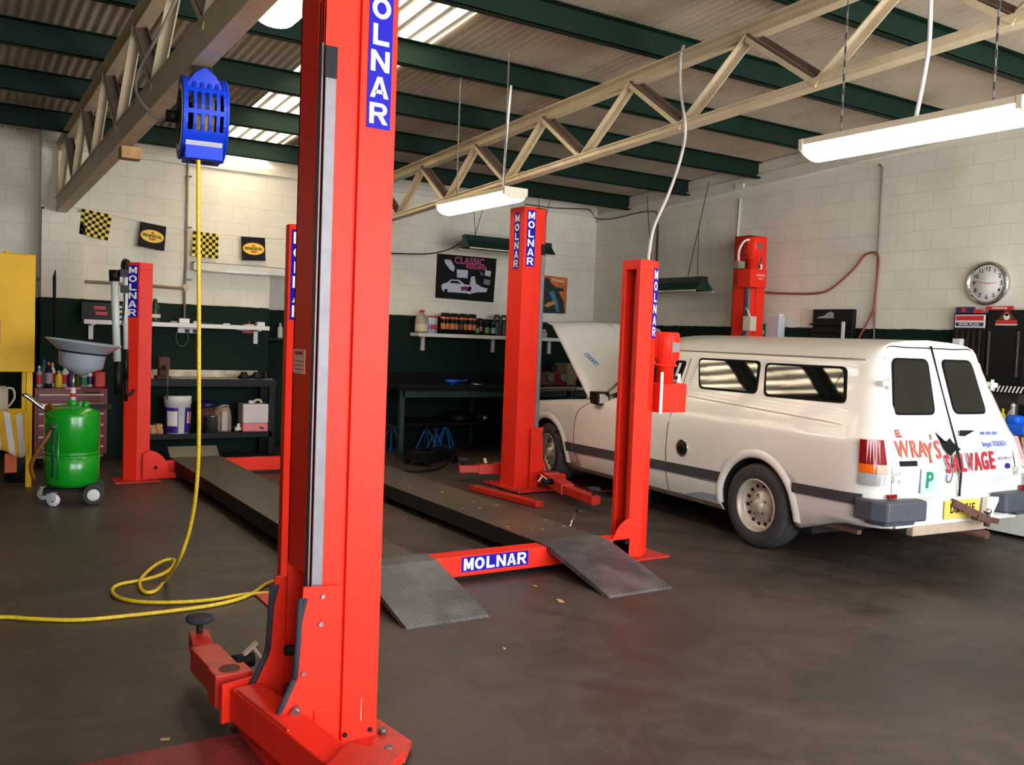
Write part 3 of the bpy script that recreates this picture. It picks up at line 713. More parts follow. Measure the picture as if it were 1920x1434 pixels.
def inset(b, z):
    i = 0
    if b < -.70: t = min(1, (-.70-b)/.28); i = (.155 if z < 1 else interp(z, [(1,.15),(1.5,.08),(1.6,.0)]))*(1-math.sqrt(max(0, 1-t*t)))
    if b > 3.55: t = (b-3.55)/.45; i += .14*t*t
    return i
def wfun(b): return max(0, 1-(b+.98)/.6)
def vpt(b, z0, hw0, side):
    g = gfun(b); zb = zbelt(b)
    if z0 > .95: z = .95+(z0-.95)*g
    else: z = z0
    if z > .4: z = .4+(z-.4)*(zb-.4)/.55
    if g < .02 and z0 > .95: z += .025*(1-(hw0/.82)**2)
    if b < -.25: z = max(z, .22+.14*min(1, (-.25-b)/.4))
    x = hw0-inset(b, z0)
    v = b+(interp(z0, VR)+.98)*wfun(b)
    return V((side*max(0, x), v, z))
def surfx(v, z, off=0, side=-1):
    # body side at (v, z) (v away from the rear corner)
    g = max(.02, gfun(v)); zb = zbelt(v); zz = z
    if zz > .4: zz = .4+(zz-.4)*.55/(zb-.4)
    z0 = .95+(zz-.95)/g if zz > .95 else zz
    h = interp(z0, HW)-inset(v, z0)
    return V((side*(h+off), v, z))
def surfr(x, z, off=0):
    crown = .10*(abs(x)/.7)**4
    return V((x, interp(z, VR)-off+crown*.35, z))
body = MB(); B = body.bm; bi = body.mi(VAN)
ST = [-.98,-.95,-.90,-.84,-.77,-.70,-.5,-.3,0,.3,.6,1.0,1.3,1.62,1.85,2.1,2.35,2.52,2.6,2.9,3.2,3.5,3.6,3.7,3.8,3.9,4.0]
rings = []
for b in ST:
    R = [vpt(b, z, h, -1) for z, h in HW]; L_ = [vpt(b, z, h, 1) for z, h in HW[:-1]][::-1]
    rings.append([B.verts.new(p) for p in R+L_])
n = len(rings[0])
for a, c in zip(rings, rings[1:]):
    for k in range(n):
        f = B.faces.new([a[k], a[(k+1) % n], c[(k+1) % n], c[k]]); f.smooth = True
B.faces.new(rings[0][::-1]); B.faces.new(rings[-1])
bo = body.build('body', van)
# wheel wells and engine bay cut out
def cutter(m):
    o = m.build('cut', van); return o
cuts = []
for (v, z, r) in ((.13, .31, .392), (3.27, .31, .395)):
    for s in (-1, 1):
        q = MB(); q.cyl((s*.45, v, z), (s*1.1, v, z), r, DARK, seg=48); cuts.append(cutter(q))
q = MB(); q.box(-.70, .70, 2.68, 3.88, .45, 1.2, DARK); cuts.append(cutter(q))
for c in cuts:
    md = bo.modifiers.new('b', 'BOOLEAN'); md.object = c; md.operation = 'DIFFERENCE'; md.solver = 'EXACT'
dg = bpy.context.evaluated_depsgraph_get(); dg.update()
me = bpy.data.meshes.new_from_object(bo.evaluated_get(dg)); bo.modifiers.clear(); bo.data = me
for c in cuts: bpy.data.objects.remove(c)
me.materials.clear(); me.materials.append(VAN); me.materials.append(DARK)
for p in me.polygons:
    c = p.center; dk = False
    for (v, z, r) in ((.13, .31, .392), (3.27, .31, .395)):
        d = math.hypot(c.y-v, c.z-z)
        if d < r+.004 and abs(c.x) > .44 and not (abs(c.x) > .79 and abs(p.normal.x) > .8): dk = True
    if 2.67 < c.y < 3.89 and abs(c.x) < .705 and c.z < .93 and c.z > .44: dk = True
    if c.z < .235 and abs(p.normal.z) > .5: dk = True
    p.material_index = 1 if dk else 0
E = None
def P(w, name, **k): return w.build(name, van, **k)
# side surface patches
def sp(outline, m, name, off=.004, side=-1, parent=van, thick=.012, rings=(1,.7,.4)):
    w = MB(); w.patch(outline, lambda a, b, o: surfx(a, b, o, side), off, m, thick=thick, rings=rings)
    return w.build(name, parent)
def strip(v0, v1, za0, za1, zb0, zb1, m, name, off=.012, side=-1, n=14, parent=van):
    w = MB(); i = w.mi(m); A = []
    for k in range(n+1):
        t = k/n; v = v0+(v1-v0)*t; a = za0+(za1-za0)*t; b = zb0+(zb1-zb0)*t
        A.append([w.bm.verts.new(surfx(v, a, -.01, side)), w.bm.verts.new(surfx(v, a, off, side)), w.bm.verts.new(surfx(v, b, off, side)), w.bm.verts.new(surfx(v, b, -.01, side))])
    for p, q_ in zip(A, A[1:]):
        for j in range(3): f = w.bm.faces.new([p[j], p[j+1], q_[j+1], q_[j]]); f.material_index = i
    w.bm.faces.new(A[0]).material_index = i; w.bm.faces.new(A[-1][::-1]).material_index = i
    return w.build(name, parent)
for side in (-1, 1):
    for (o1, nm) in (([(1.0, 1.172), (1.14, 1.432), (.385, 1.437), (.31, 1.175)], 'side_window'), ([(.23,1.165), (.33,1.425), (-.48,1.43), (-.575,1.172)], 'side_window')):
        r = sp(rpoly(o1, .05), VANG, nm, off=.006, side=side)
        c = (sum(p[0] for p in o1)/4, sum(p[1] for p in o1)/4)
        i1 = [(c[0]+(p[0]-c[0])*.94, c[1]+(p[1]-c[1])*.87) for p in o1]
        sp(rpoly(i1, .045), GLASS, 'pane', off=.009, side=side, parent=r)
    # cab door glass
    o1 = [(1.28, 1.0), (1.28, 1.40), (1.62, 1.40), (2.28, 1.0)] 
    r = sp(rpoly(o1, .04), VANG, 'door_window', off=.004, side=side)
    o1 = [(1.31, 1.02), (1.31, 1.375), (1.61, 1.375), (2.19, 1.02)]
    sp(rpoly(o1, .035), GLASS, 'pane', off=.008, side=side, parent=r)
    # charcoal side rubbing strip
    strip(-.86, -.26, .51, .50, .585, .57, TRIM, 'rubbing_strip', side=side, n=8); strip(.50, 2.72, .455, .405, .53, .495, TRIM, 'rubbing_strip', side=side); strip(2.74, 2.96, .405, .405, .495, .495, TRIM, 'rubbing_strip', side=side, n=4)
    strip(3.66, 3.93, .42, .42, .5, .5, TRIM, 'rubbing_strip', side=side, n=5)
    # gutter and pressings
    w = MB(); w.tube([surfx(v, 1.487, .004, side) for v in [-.62+.2*k for k in range(12)]], .006, mat('gutter_shadow_grey', S(120,116,108), .5), 6); P(w, 'roof_gutter')
    w = MB(); w.tube([surfx(v, interp(v, [(-.6,1.03),(1.1,1.10)]), .002, side) for v in [-.6+.17*k for k in range(11)]]+[surfx(1.13, 1.14, .002, side), surfx(1.14, 1.3, .002, side), surfx(1.10, 1.42, .002, side)], .004, mat('crease_paint', S(198,192,182), .4), 6, smoothn=0); P(w, 'body_crease')
    # door shut lines
    def seam(pts, nm='shut_line', r=.003, m=None):
        w = MB(); w.tube([surfx(a, b, .0015, side) for a, b in spline2(pts, 6)], r, m or BLK, 6); return P(w, nm)
    def spline2(pts, n): return [(p.x, p.y) for p in spline([V((a, b, 0)) for a, b in pts], n)]
    seam([(2.30,.975),(2.5,.92),(2.66,.83),(2.71,.70),(2.715,.52),(2.70,.42),(2.62,.27)]); seam([(1.24,1.42),(1.22,1.1),(1.22,.6),(1.2,.27)])
    # sill dirt band, grey primer repair behind the cab door
    strip(.56, 1.42, .275, .25, .45, .45, GREYP, 'primer_panel', off=.003, side=side, n=10)
    strip(.54, 2.84, .225, .225, .262, .262, mat('muddy_sill', S(120,104,84), .8, var=.3, vscale=20), 'sill_edge', off=.006, side=side)
    # fuel filler, badges, fender repeater
    if side == -1:
        q = MB(); c = surfx(1.0, .665, 0, side)
        q.lathe([(.0,-.01),(.07,.0),(.078,.006),(.07,.012),(.05,.004),(0,.004)], c, CHROME, 24, axis=V((-1,0,0)), sx=1); fr = P(q, 'fuel_filler')
        q = MB(); q.lathe([(0,.0),(.05,.008),(.04,.02),(0,.02)], c+V((-.003,0,0)), BLKM, 20, axis=V((-1,0,0))); q.build('fuel_cap', fr)
        sp(rrect(3.00, 3.07, .568, .590, .004), BLKP, 'badge', off=.006); sp(rrect(2.92, 2.985, .562, .588, .004), REDPR, 'badge', off=.006)
        w = MB()
        for k in range(7): w.beam(surfx(1.16, 1.22+.025*k, .004), surfx(1.12, 1.22+.025*k, .004), .003, .006, MATS['crease_paint'])
        P(w, 'vent_louvres')
    # mirror
    c = surfx(2.32, 1.0, .02, side)
    w = MB(); w.prism(rpoly([(c.y-.06, .92), (c.y-.07, 1.05), (c.y+.09, 1.05), (c.y+.07, .93)], .02), c.x+side*.03 if side > 0 else c.x-.17, c.x+.17 if side > 0 else c.x-.03, BLK, 'x'); w.beam(c, c+V((side*.06, 0, -.01)), .06, .05, BLK); P(w, 'door_mirror', bevel=.01)
    w = MB(); w.box(min(c.x+side*.05, c.x+side*.155), max(c.x+side*.05, c.x+side*.155), c.y-.074, c.y-.068, .94, 1.035, CHROME); P(w, 'mirror_glass')
    # arches
    for (v, z, r, nm) in ((.13, .31, .398, 'rear'), (3.27, .31, .402, 'front')):
        w = MB(); i = w.mi(VAN); A = []
        for k in range(25):
            a = rad(-4+188*k/24); row = []
            for dr, off in ((-.012, -.02), (-.012, .006), (.006, .018), (.032, .014), (.06, -.004)):
                vv = v+cos(a)*(r+dr); zz = z+sin(a)*(r+dr)
                row.append(w.bm.verts.new(surfx(vv, max(.2, zz), off, side)))
            A.append(row)
        for p, q_ in zip(A, A[1:]):
            for j in range(4): f = w.bm.faces.new([p[j], p[j+1], q_[j+1], q_[j]]); f.smooth = True
        P(w, 'wheel_arch')
# windscreen
w = MB(); i = w.mi(GLASS); A = []
for k in range(9):
    b = 1.70+(2.46-1.70)*k/8; row = []
    for j in range(13):
        s = -1+2*j/12; g = gfun(b); h = interp(1.52, HW)*1.0
        hw = interp(.95+.60, HW) if False else .60+.12*(k/8); x = s*hw
        z0 = interp(-abs(x), sorted([(-hh, z) for z, hh in HW if z >= .95])); z = .95+(z0-.95)*g
        row.append(w.bm.verts.new((x, b, z+.012)))
    A.append(row)
for p, q_ in zip(A, A[1:]):
    for j in range(12): f = w.bm.faces.new([p[j], p[j+1], q_[j+1], q_[j]]); f.smooth = True
P(w, 'windscreen')
for s in (-1, 1):
    w = MB(); w.tube([V((s*.60, 1.70, .95+(1.545-.95)*gfun(1.70)+.01)), V((s*.73, 2.50, .965))], .014, CHROME if s < 0 else VAN, 8); P(w, 'pillar_trim')
# rear doors
def rp(outline, m, name, off=.004, parent=van, thick=.01, rings=(1,.7,.4)):
    w = MB(); w.patch(outline, lambda a, b, o: surfr(a, b, o), off, m, thick=thick, rings=rings); return w.build(name, parent)
def rline(pts, m, name, r=.004, off=.002, n=5, parent=van):
    w = MB(); w.tube([surfr(p.x, p.y, off) for p in spline([V((a, b, 0)) for a, b in pts], n)], r, m, 6); return w.build(name, parent)
ld = [(-.01,1.575),(-.47,1.565),(-.505,1.42),(-.565,1.2),(-.625,1.03),(-.655,.9),(-.67,.6),(-.66,.56),(-.03,.545),(-.01,.9)]
RGL = mat('dark_rear_glass', S(6, 6, 6), .06, spec=.3)
DOORM = mat('van_white_daylit_rear', S(198, 200, 206), .26, var=.02, coat=.3)  # van white, cooled for the daylight on the rear and toned down against overexposure
for s in (-1, 1):
    dr = rp([(x*-s*1.0, z) for x, z in ld][::(1 if s < 0 else -1)], DOORM, 'rear_door', off=.006, rings=(1,.93,.8,.6,.4,.2))
    wo = [(-.085,1.505),(-.455,1.505),(-.575,1.118),(-.145 if s < 0 else -.07,1.118)]
    wo = [(-.075,1.508),(-.45,1.508),(-.575,1.115),(-.14,1.115)] if s < 0 else [(-.07,1.508),(-.42,1.508),(-.45,1.118),(-.06,1.118)]
    wr = rp(rpoly([(x*-s, z) for x, z in wo], .06), VANG, 'rear_window', off=.014, parent=dr)
    c = (sum(p[0] for p in wo)/4, sum(p[1] for p in wo)/4); wi = [(c[0]+(p[0]-c[0])*.93, c[1]+(p[1]-c[1])*.93) for p in wo]
    # sub part of the thing's part: keep two levels
    w = MB(); w.patch(rpoly([(x*-s, z) for x, z in wi], .05), lambda a, b, o: surfr(a, b, o), .017, RGL, thick=.008); w.build('pane', dr)
    for z in (1.33, .71):
        x = s*(.60 if z > 1 else .68); p = surfr(x, z, .03)
        w = MB(); w.cbox(p, (.07, .05, .035), WHTM, Euler((0, .15*s, 0)).to_matrix()); w.cyl(p+V((-.03*s, -.02, -.04)), p+V((-.03*s, -.02, .04)), .012, WHTM, seg=10); w.build('door_hinge', dr, bevel=.004)
rline([(0,1.6),(0,1.35),(0,1.14),(.0,1.0),(0,.8),(0,.55)], BLK, 'centre_seal', r=.008, off=.008)
rline([(-.01,1.585),(-.25,1.583),(-.48,1.575),(-.515,1.42),(-.575,1.2),(-.635,1.03),(-.668,.9),(-.682,.6)], VANG, 'door_seal', off=.004)
rline([(.01,1.585),(.25,1.583),(.48,1.575),(.515,1.42),(.575,1.2),(.635,1.03),(.668,.9),(.682,.6)], VANG, 'door_seal', off=.004)
w = MB(); c = surfr(.12, .995, .02); w.prism(rpoly([(c.x-.09, c.z-.022), (c.x-.08, c.z+.016), (c.x+.09, c.z+.012), (c.x-.02, c.z-.028)], .01), c.y-.012, c.y+.01, CHROME); P(w, 'door_handle', bevel=.003)
# painted writing
def rtext(t, x, z, size, m, name, sx=1, bold=.02, rot=0, align='CENTER', lift=.0115):
    o = surfr(x, z, lift); up = (surfr(x, z+.05)-surfr(x, z-.05)).normalized(); ri = V((cos(rot), 0, sin(rot))); ri = (ri-up*ri.dot(up)*0).normalized(); 
    n = ri.cross(up); up2 = n.cross(ri)
    w = MB(); w.text(t, o, ri, up2, size, m, .0015, bold=bold, sx=sx, align=align); return w.build(name, van, fix=False)
rtext('EL', -.578, .992, .075, CRIM, 'lettering', sx=.8, lift=.024)
for k, (ch, dx, dz, sz) in enumerate((('W', 0, 0, .17), ('R', .105, -.0, .17), ('A', .185, -.002, .165), ('Y', .25, -.03, .2), ("'", .30, .04, .15), ('S', .345, -.01, .18))):
    rtext(ch, -.56+dx, .885+dz+.0, sz, COBR, 'lettering', sx=.72, bold=.012)
for k, ch in enumerate('SALVAGE'):
    rtext(ch, -.135+.083*k, .775+.002*k, .175, CRIM, 'lettering', sx=.62, bold=.03)
rtext('we are our', .40, .985, .05, BLUPR, 'lettering', sx=.9, bold=.0); rtext('forget TOUGH', .43, .905, .055, BLUPR, 'lettering', sx=.8, bold=.0)
rtext('0412 707 079', .53, .80, .03, mat('grey_print', S(120,120,135), .5), 'lettering', bold=0)
# manta ray and hook motif
w = MB(); i = w.mi(BLKP)
ray_ = [(-.20,1.0),(-.155,.945),(-.10,.935),(-.06,.955),(-.045,.93),(.03,.875),(-.04,.868),(-.085,.842),(-.105,.84),(-.15,.89)]
w.patch(ray_, lambda a, b, o: surfr(a, b, o), .015, BLKP, thick=.002)
w.tube([surfr(p.x, p.y, .015) for p in spline([V((-.10,.845,0)), V((-.105,.74,0)), V((-.115,.67,0)), V((-.14,.655,0)), V((-.165,.675,0)), V((-.165,.71,0))], 6)], .003, BLKP, 6); P(w, 'manta_ray_motif')
rp(rrect(-.60, -.45, .778, .812, .004), BLKP, 'model_badge', off=.012)
w = MB(); w.patch([(.555+.033*cos(a), .745+.02*sin(a)) for a in [2*PI*k/20 for k in range(20)]], lambda a, b, o: surfr(a, b, o), .013, mat('oval_badge_blue', S(36,40,110), .3)); P(w, 'oval_badge')
pq = rp(rrect(-.42, -.25, .59, .755, .006), mat('pale_green_card', S(176,200,206), .5), 'plate_card', off=.015, thick=.006)
w = MB(); w.text('P', surfr(-.345, .675, .017), (1,0,0), (0,0,1), .15, GRNPR, .001, bold=.03); w.build('card_letter', pq, fix=False)
# tail lights wrap the corner
for s in (-1, 1):
    for (z0, z1, m, nm) in ((.795, .955, TLRED, 'tail_light'), (.735, .793, TLAMB, 'indicator_lens'), (.655, .733, TLCLR, 'reversing_lens')):
        w = MB(); i = w.mi(m); A = []
        for k in range(9):
            t = k/8; row = []
            for z in (z0, z1):
                sl = interp(z, [(.65,.0),(.955,.05)])
                # along side from v=-.80 to corner then across the rear
                b = -.82+sl*.3; 
                vz = interp(z, VR)
                pth = [V((.855-sl*.1, -.835+sl*.2, z)), V((.845-sl*.2, -.91+sl*.1, z)), V((.81-sl*.5, vz+.03, z)), V((.76-sl*.7, vz-.002, z))]
                q_ = bez(pth, t) if False else None
                p0, p1, p2, p3 = pth; p = p0*(1-t)**3+p1*3*t*(1-t)**2+p2*3*t*t*(1-t)+p3*t**3
                row.append(p)
            A.append(row)
        vsx = []
        for row in A:
            for p in row: q_ = V((p.x+.012, p.y-.006, p.z)); vsx.append(V((s*q_.x, q_.y, q_.z)))
        for row in A:
            for p in row: vsx.append(V((s*(p.x-.03), p.y+.03, p.z)))
        fs = []; K = len(A)
        for k in range(K-1):
            a = 2*k; fs += [(a, a+1, a+3, a+2), (2*K+a, 2*K+a+2, 2*K+a+3, 2*K+a+1), (a, a+2, 2*K+a+2, 2*K+a), (a+1, 2*K+a+1, 2*K+a+3, a+3)]
        fs += [(0, 2*K, 2*K+1, 1), (2*K-2, 2*K-1, 4*K-1, 4*K-2)]
        w.faces(vsx, fs, m); P(w, nm)
    w = MB(); w.cbox((s*.72, -1.0, .585), (.08, .02, .03), TLRED); P(w, 'reflector', bevel=.003)
    # bumper corner
    w = MB()
    pl = [(.90, -.84), (.90, -.99), (.86, -1.09), (.50 if s < 0 else .36, -1.11), (.47 if s < 0 else .32, -1.0), (.76, -.97), (.82, -.93), (.84, -.84)]
    w.prism([(s*a, b) for a, b in pl], .425, .565, BUMP, 'z')
    w.prism([(s*a, b) for a, b in [(.87,-.9),(.83,-1.05),(.56,-1.07),(.54,-.98),(.80,-.95)]], .395, .43, BUMP, 'z'); P(w, 'bumper_corner', bevel=.015)
w = MB(); w.box(-.66, .66, -1.0, -.9, .36, .55, VAN); w.box(-.5, .3, -1.01, -.95, .30, .37, mat('rusty_valance', S(170,150,130), .7, var=.2)); P(w, 'rear_valance', bevel=.01)
w = MB(); w.box(-.19, .19, -1.018, -1.008, .40, .53, PLATEY); npn = P(w, 'number_plate', bevel=.003)
w = MB(); w.text('DSN 51E', (0, -1.0185, .468), (1,0,0), (0,0,1), .085, BLKP, .001, bold=.02, sx=.85); w.build('plate_characters', npn, fix=False)
w = MB(); w.beam((-.12, -1.02, .52), (.12, -1.14, .40), .05, .05, BROWN); w.beam((.02, -1.1, .42), (.26, -1.1, .38), .05, .04, BROWN); w.cyl((.10, -1.14, .36), (.10, -1.14, .44), .02, BROWN); w.lathe([(0,0),(.022,.01),(.028,.025),(.022,.04),(0,.048)], (.10,-1.14,.44), CHROME, 14); P(w, 'tow_bar')
w = MB(); w.prism([(.22,.54),(.36,.54),(.26,.38),(.2,.36)], -1.06, -1.02, WHTM); P(w, 'bent_trim')
# underbody
w = MB(); w.box(-.74, .74, -.35, 3.9, .2, .34, DARK); w.box(-.6, .6, -.9, -.35, .33, .37, DARK); w.cyl((-.7,.10,.30), (.7,.10,.30), .05, DARK); w.lathe([(0,-.13),(.1,-.08),(.13,0),(.1,.08),(0,.13)], (0,.10,.30), DARK, 16, axis=V((0,1,0))); w.cyl((.3,-1.02,.26), (.3,1.8,.24), .03, BROWN); w.cyl((-.45,-.78,.35),(-.05,-.78,.35),.05,BROWN); w.box(-.70,-.66,-.72,.7,.27,.3,mat('rusty_spring', S(110,80,58), .8, var=.2)); P(w, 'chassis')
# wheels
def wheel(x, y, s, steer=0):
    w = MB(); ax = V((s, 0, 0)); c = V((0, 0, 0))
    w.lathe([(.19,-.10),(.22,-.115),(.29,-.112),(.315,-.095),(.325,-.06),(.327,0),(.325,.06),(.315,.095),(.29,.11),(.225,.112),(.205,.10),(.19,.09),(.185,.08),(.185,-.09)], c, TYRE, 44, axis=ax)
    for k in range(3): w.lathe([(.3262,-.05+.045*k),(.3285,-.045+.045*k),(.3285,-.03+.045*k),(.3262,-.02+.045*k)], c, TYRE, 44, axis=ax, caps=False)
    ty = w.build('wheel', van)
    w = MB(); w.lathe([(.195,-.04),(.204,-.03),(.205,.07),(.207,.104),(.198,.108),(.188,.098),(.18,.06),(.172,.035),(.12,.03),(.10,.055),(.055,.062),(.05,.085),(.03,.095),(0,.097)], c, HUBM, 40, axis=ax)
    a0 = ax.orthogonal().normalized(); b0 = ax.cross(a0)
    rim = w.build('rim', ty)
    w = MB()
    for k in range(14):
        a = 2*PI*k/14; o = (a0*cos(a)+b0*sin(a))*.148
        w.cyl(ax*.028+o, ax*.0385+o, .014, BLK, seg=10)
    w.build('vent_hole', ty)
    w = MB()
    for k in range(5):
        a = 2*PI*k/5; o = (a0*cos(a)+b0*sin(a))*.078
        w.cyl(ax*.05+o, ax*.07+o, .011, STEEL, seg=6)
    w.build('wheel_nut', ty)
    ty.location = (x, y, .327); ty.rotation_euler = (0, 0, steer)
    return ty
for s in (-1, 1): wheel(s*.745, .13, s); wheel(s*.735, 3.27, s, rad(-6))
# bonnet, hinged at the cowl
hp = V((0, 2.60, .975)); ang = rad(41)
w = MB(); i = w.mi(VAN); nu, nv = 16, 12; TOP = []; BOT = []
def hood(u, t, dz):
    # u -1..1 across, t 0..1 from hinge to nose
    L = 1.22; hwid = .775-.05*t; x = u*hwid
    z = .035*(1-u*u)-.05*max(0, t-.9)*10*(t-.9)*10*1.0 + .012*(1 if abs(u) < .55 else 0)*(1-0) 
    z = .03*(1-u*u) + .010*max(0, min(1, (.62-abs(u))/.06)) - (.055*((t-.9)/.1)**2 if t > .9 else 0)
    p = V((x, t*L, z-dz)); R_ = Matrix.Rotation(ang, 3, 'X')
    return hp+R_ @ p
for dz, G in ((0, TOP), (.018, BOT)):
    for j in range(nv+1): 
        tt = j/nv; G.append([w.bm.verts.new(hood(-1+2*k/nu, tt, dz)) for k in range(nu+1)])
for G in (TOP, BOT):
    for j in range(nv):
        for k in range(nu): f = w.bm.faces.new([G[j][k], G[j][k+1], G[j+1][k+1], G[j+1][k]]); f.smooth = True
for k in range(nu):
    w.bm.faces.new([TOP[0][k], TOP[0][k+1], BOT[0][k+1], BOT[0][k]]); w.bm.faces.new([TOP[-1][k], TOP[-1][k+1], BOT[-1][k+1], BOT[-1][k]])
for j in range(nv):
    w.bm.faces.new([TOP[j][0], TOP[j+1][0], BOT[j+1][0], BOT[j][0]]); w.bm.faces.new([TOP[j][-1], TOP[j+1][-1], BOT[j+1][-1], BOT[j][-1]])
hd = P(w, 'bonnet')
HP = mat('pale_blue_print', S(50,120,190), .5)
w = MB()
for k in range(5):
    a = [hood(-.70+.018*k+.035*cos(q), .50-.028*k+.02*sin(q), -.004) for q in [2*PI*j/12 for j in range(13)]]; w.tube(a, .004, HP, 5)
w.build('blue_scribble', hd)
w = MB()
sc = [(-.10,.995),(-.02,.95),(.02,.90),(.03,.85),(.06,.79),(.04,.83),(.0,.88),(-.06,.93)]
w.patch(sc, lambda a, b, o: hood(a, b, -o), .003, mat('scuffed_print', S(150,170,174), .6, var=.2, vscale=30), thick=.001)
w.build('scuff_mark', hd)
w = MB(); w.cyl((-.62, 3.14, .92), (-.62, 3.05, 1.35), .008, STEEL, seg=8); P(w, 'bonnet_stay')
w = MB(); w.tube([(-.72, 2.72, .93), (-.74, 2.66, .97), (-.72, 2.62, .985)], .014, VAN, 8, smoothn=3); P(w, 'bonnet_hinge')
w = MB(); w.box(-.3, .3, 2.85, 3.5, .5, .84, BLKM); w.cyl((-.1, 3.15, .84), (-.1, 3.15, .9), .14, STEELD, seg=24); w.box(.4,.6,3.5,3.75,.5,.82,BLK); w.box(-.65,.65,3.78,3.84,.46,.84,BLKM); P(w, 'engine', bevel=.01)
# front bumper and nudge bar
w = MB(); w.prism([(-.86, 3.80), (-.84, 4.02), (-.6, 4.12), (.6, 4.12), (.84, 4.02), (.86, 3.80), (.72, 3.80), (.72, 3.95), (-.72, 3.95), (-.72, 3.80)], .30, .56, BUMP, 'z'); P(w, 'front_bumper', bevel=.015)
w = MB(); w.tube([(-.62, 4.13, .40), (-.62, 4.16, .62), (-.62, 4.14, .84), (-.52, 4.14, .93), (-.2, 4.15, .95), (.2, 4.15, .95), (.52, 4.14, .93), (.62, 4.14, .84), (.62, 4.16, .62), (.62, 4.13, .40)], .028, CHROME, 12, smoothn=5); P(w, 'nudge_bar')
w = MB(); w.box(-.78,-.50,3.96,4.03,.60,.74,TLCLR); P(w, 'headlight', bevel=.01)
w = MB(); w.box(.50,.78,3.96,4.03,.60,.74,TLCLR); P(w, 'headlight', bevel=.01)
# slatted blind seen through the side glass is the roof reflected, nothing inside is needed
# ------------------------------------------------------------------ hose reel and hose
RX, RY, RZ = 1.13, 4.86, 2.60
t = thing('hose_reel', 'blue retractable air hose reel hanging from the shadowed truss', 'hose reel', (RX, RY, RZ))
w = MB()
# drum shell: two side cheeks and slatted rim, axis roughly along x; slightly turned
def arcbox(w, x0, x1, r, th, a0, a1, m, n=10):
    vs = []; fs = []
    for k in range(n+1):
        a = rad(a0+(a1-a0)*k/n)
        for (x, rr) in ((x0, r-th), (x0, r), (x1, r), (x1, r-th)): vs.append(V((x, -cos(a)*rr, sin(a)*rr)))
    for k in range(n):
        b = 4*k
        for j in range(4): fs.append((b+j, b+(j+1) % 4, b+4+(j+1) % 4, b+4+j))
    fs += [(0,1,2,3), (4*n, 4*n+3, 4*n+2, 4*n+1)]
    w.faces(vs, fs, m)
R_ = .205
for x0 in (-.1, -.058, -.022, .014, .05, .084):
    arcbox(w, x0, x0+.018, R_, .02, -58, 78, BLUR)
for a in (-58, -40, -34, -4, 30, 70): 
    arcbox(w, -.1, .1, R_, .018, a, a+7, BLUR, 2)
arcbox(w, -.1, .1, R_, .018, -52, -36, BLUR, 3)
arcbox(w, -.04, .03, R_-.002, .006, 2, 28, BLK, 3)
for x in (-.105, .1): 
    arcbox(w, x, x+.012, R_+.004, .05, -120, 250 if False else 240, BLUR, 30)
w.prism([(-.10,.12),(-.05,.20),(0,.235),(.05,.20),(.10,.12)], -.13, -.11, BLUR, 'y')
w.lathe([(.15,-.108),(.165,-.108),(.165,-.1),(.15,-.1)], (0,0,0), WHTP, 30, axis=V((1,0,0)))
w.build('casing', t, bevel=.002)
w = MB(); w.lathe([(0,-.09),(.15,-.09),(.15,-.085),(.08,-.08),(.08,.08),(.15,.085),(.15,.09),(0,.09)], (0,0,0), BLKM, 28, axis=V((1,0,0))); w.build('spool', t)
w = MB(); w.lathe([(.08,-.05),(.135,-.05),(.14,0),(.135,.05),(.08,.05)], (0,0,0), YELH, 28, axis=V((1,0,0))); w.build('wound_hose', t)
w = MB(); w.lathe([(.0,-.115),(.13,-.113),(.14,-.11),(.14,-.104),(0,-.104)], (0,0,0), BLKM, 28, axis=V((1,0,0))); w.cyl((-.11,0,0), (-.17,0,0), .03, BLKM); w.build('side_plate', t)
w = MB(); 
p = V((0, -cos(rad(-47))*(R_+.003), sin(rad(-47))*(R_+.003)));
nrm = V((0, -cos(rad(-47)), sin(rad(-47)))); upv = V((0, -sin(rad(-47)), -cos(rad(-47))))*-1; upv = V((0, sin(rad(-47)), cos(rad(-47))))
w.cbox(p+V((0,0,.0)), (.175, .003, .042), WHTP, Matrix.Rotation(rad(47), 3, 'X')); w.build('name_strip', t)
w = MB(); w.box(-.06, .05, -.14, -.10, -.235, -.205, BLKM); w.box(-.09, .09, -.16, .02, -.225, -.16, BLUR); w.build('hose_guide', t, bevel=.004)
w = MB(); w.box(-.05, .05, -.02, .0, .19, .36, BLKM); w.box(-.06, .06, -.06, .04, .2, .215, BLKM); w.build('hanger_bracket', t)
t.rotation_euler = (0, 0, rad(-7))
hp_ = [BW(372, 300, 4.72), BW(372, 420, 4.72), BW(373, 560, 4.74), BW(373, 700, 4.78), BW(373, 800, 4.82), BW(371, 880, 4.9), BW(364, 950, 5.0), BW(352, 1005, 5.1), BW(335, 1050, 5.2)]
fp = [(310,1088),(290,1108),(268,1108),(262,1090),(280,1068),(305,1052),(326,1049),(322,1064),(300,1078),(262,1088),(225,1095),(210,1106),(222,1120),(262,1128),(330,1129),(400,1124),(460,1114),(520,1110),(560,1106),(575,1098),(560,1088),(520,1088),(497,1096),(480,1108),(450,1122),(400,1134),(330,1144),(250,1153),(150,1162),(60,1160),(0,1157),(-120,1165)]
pts = hp_+[FL(x, y, .012 if k not in (4,5,6,7,8) else .03) for k, (x, y) in enumerate(fp)]
w = MB(); w.tube(pts, .0105, YELH, 10, smoothn=6); tag(w.build('air_hose'), 'yellow air hose dropping from the blue reel and looping on the floor', 'hose')
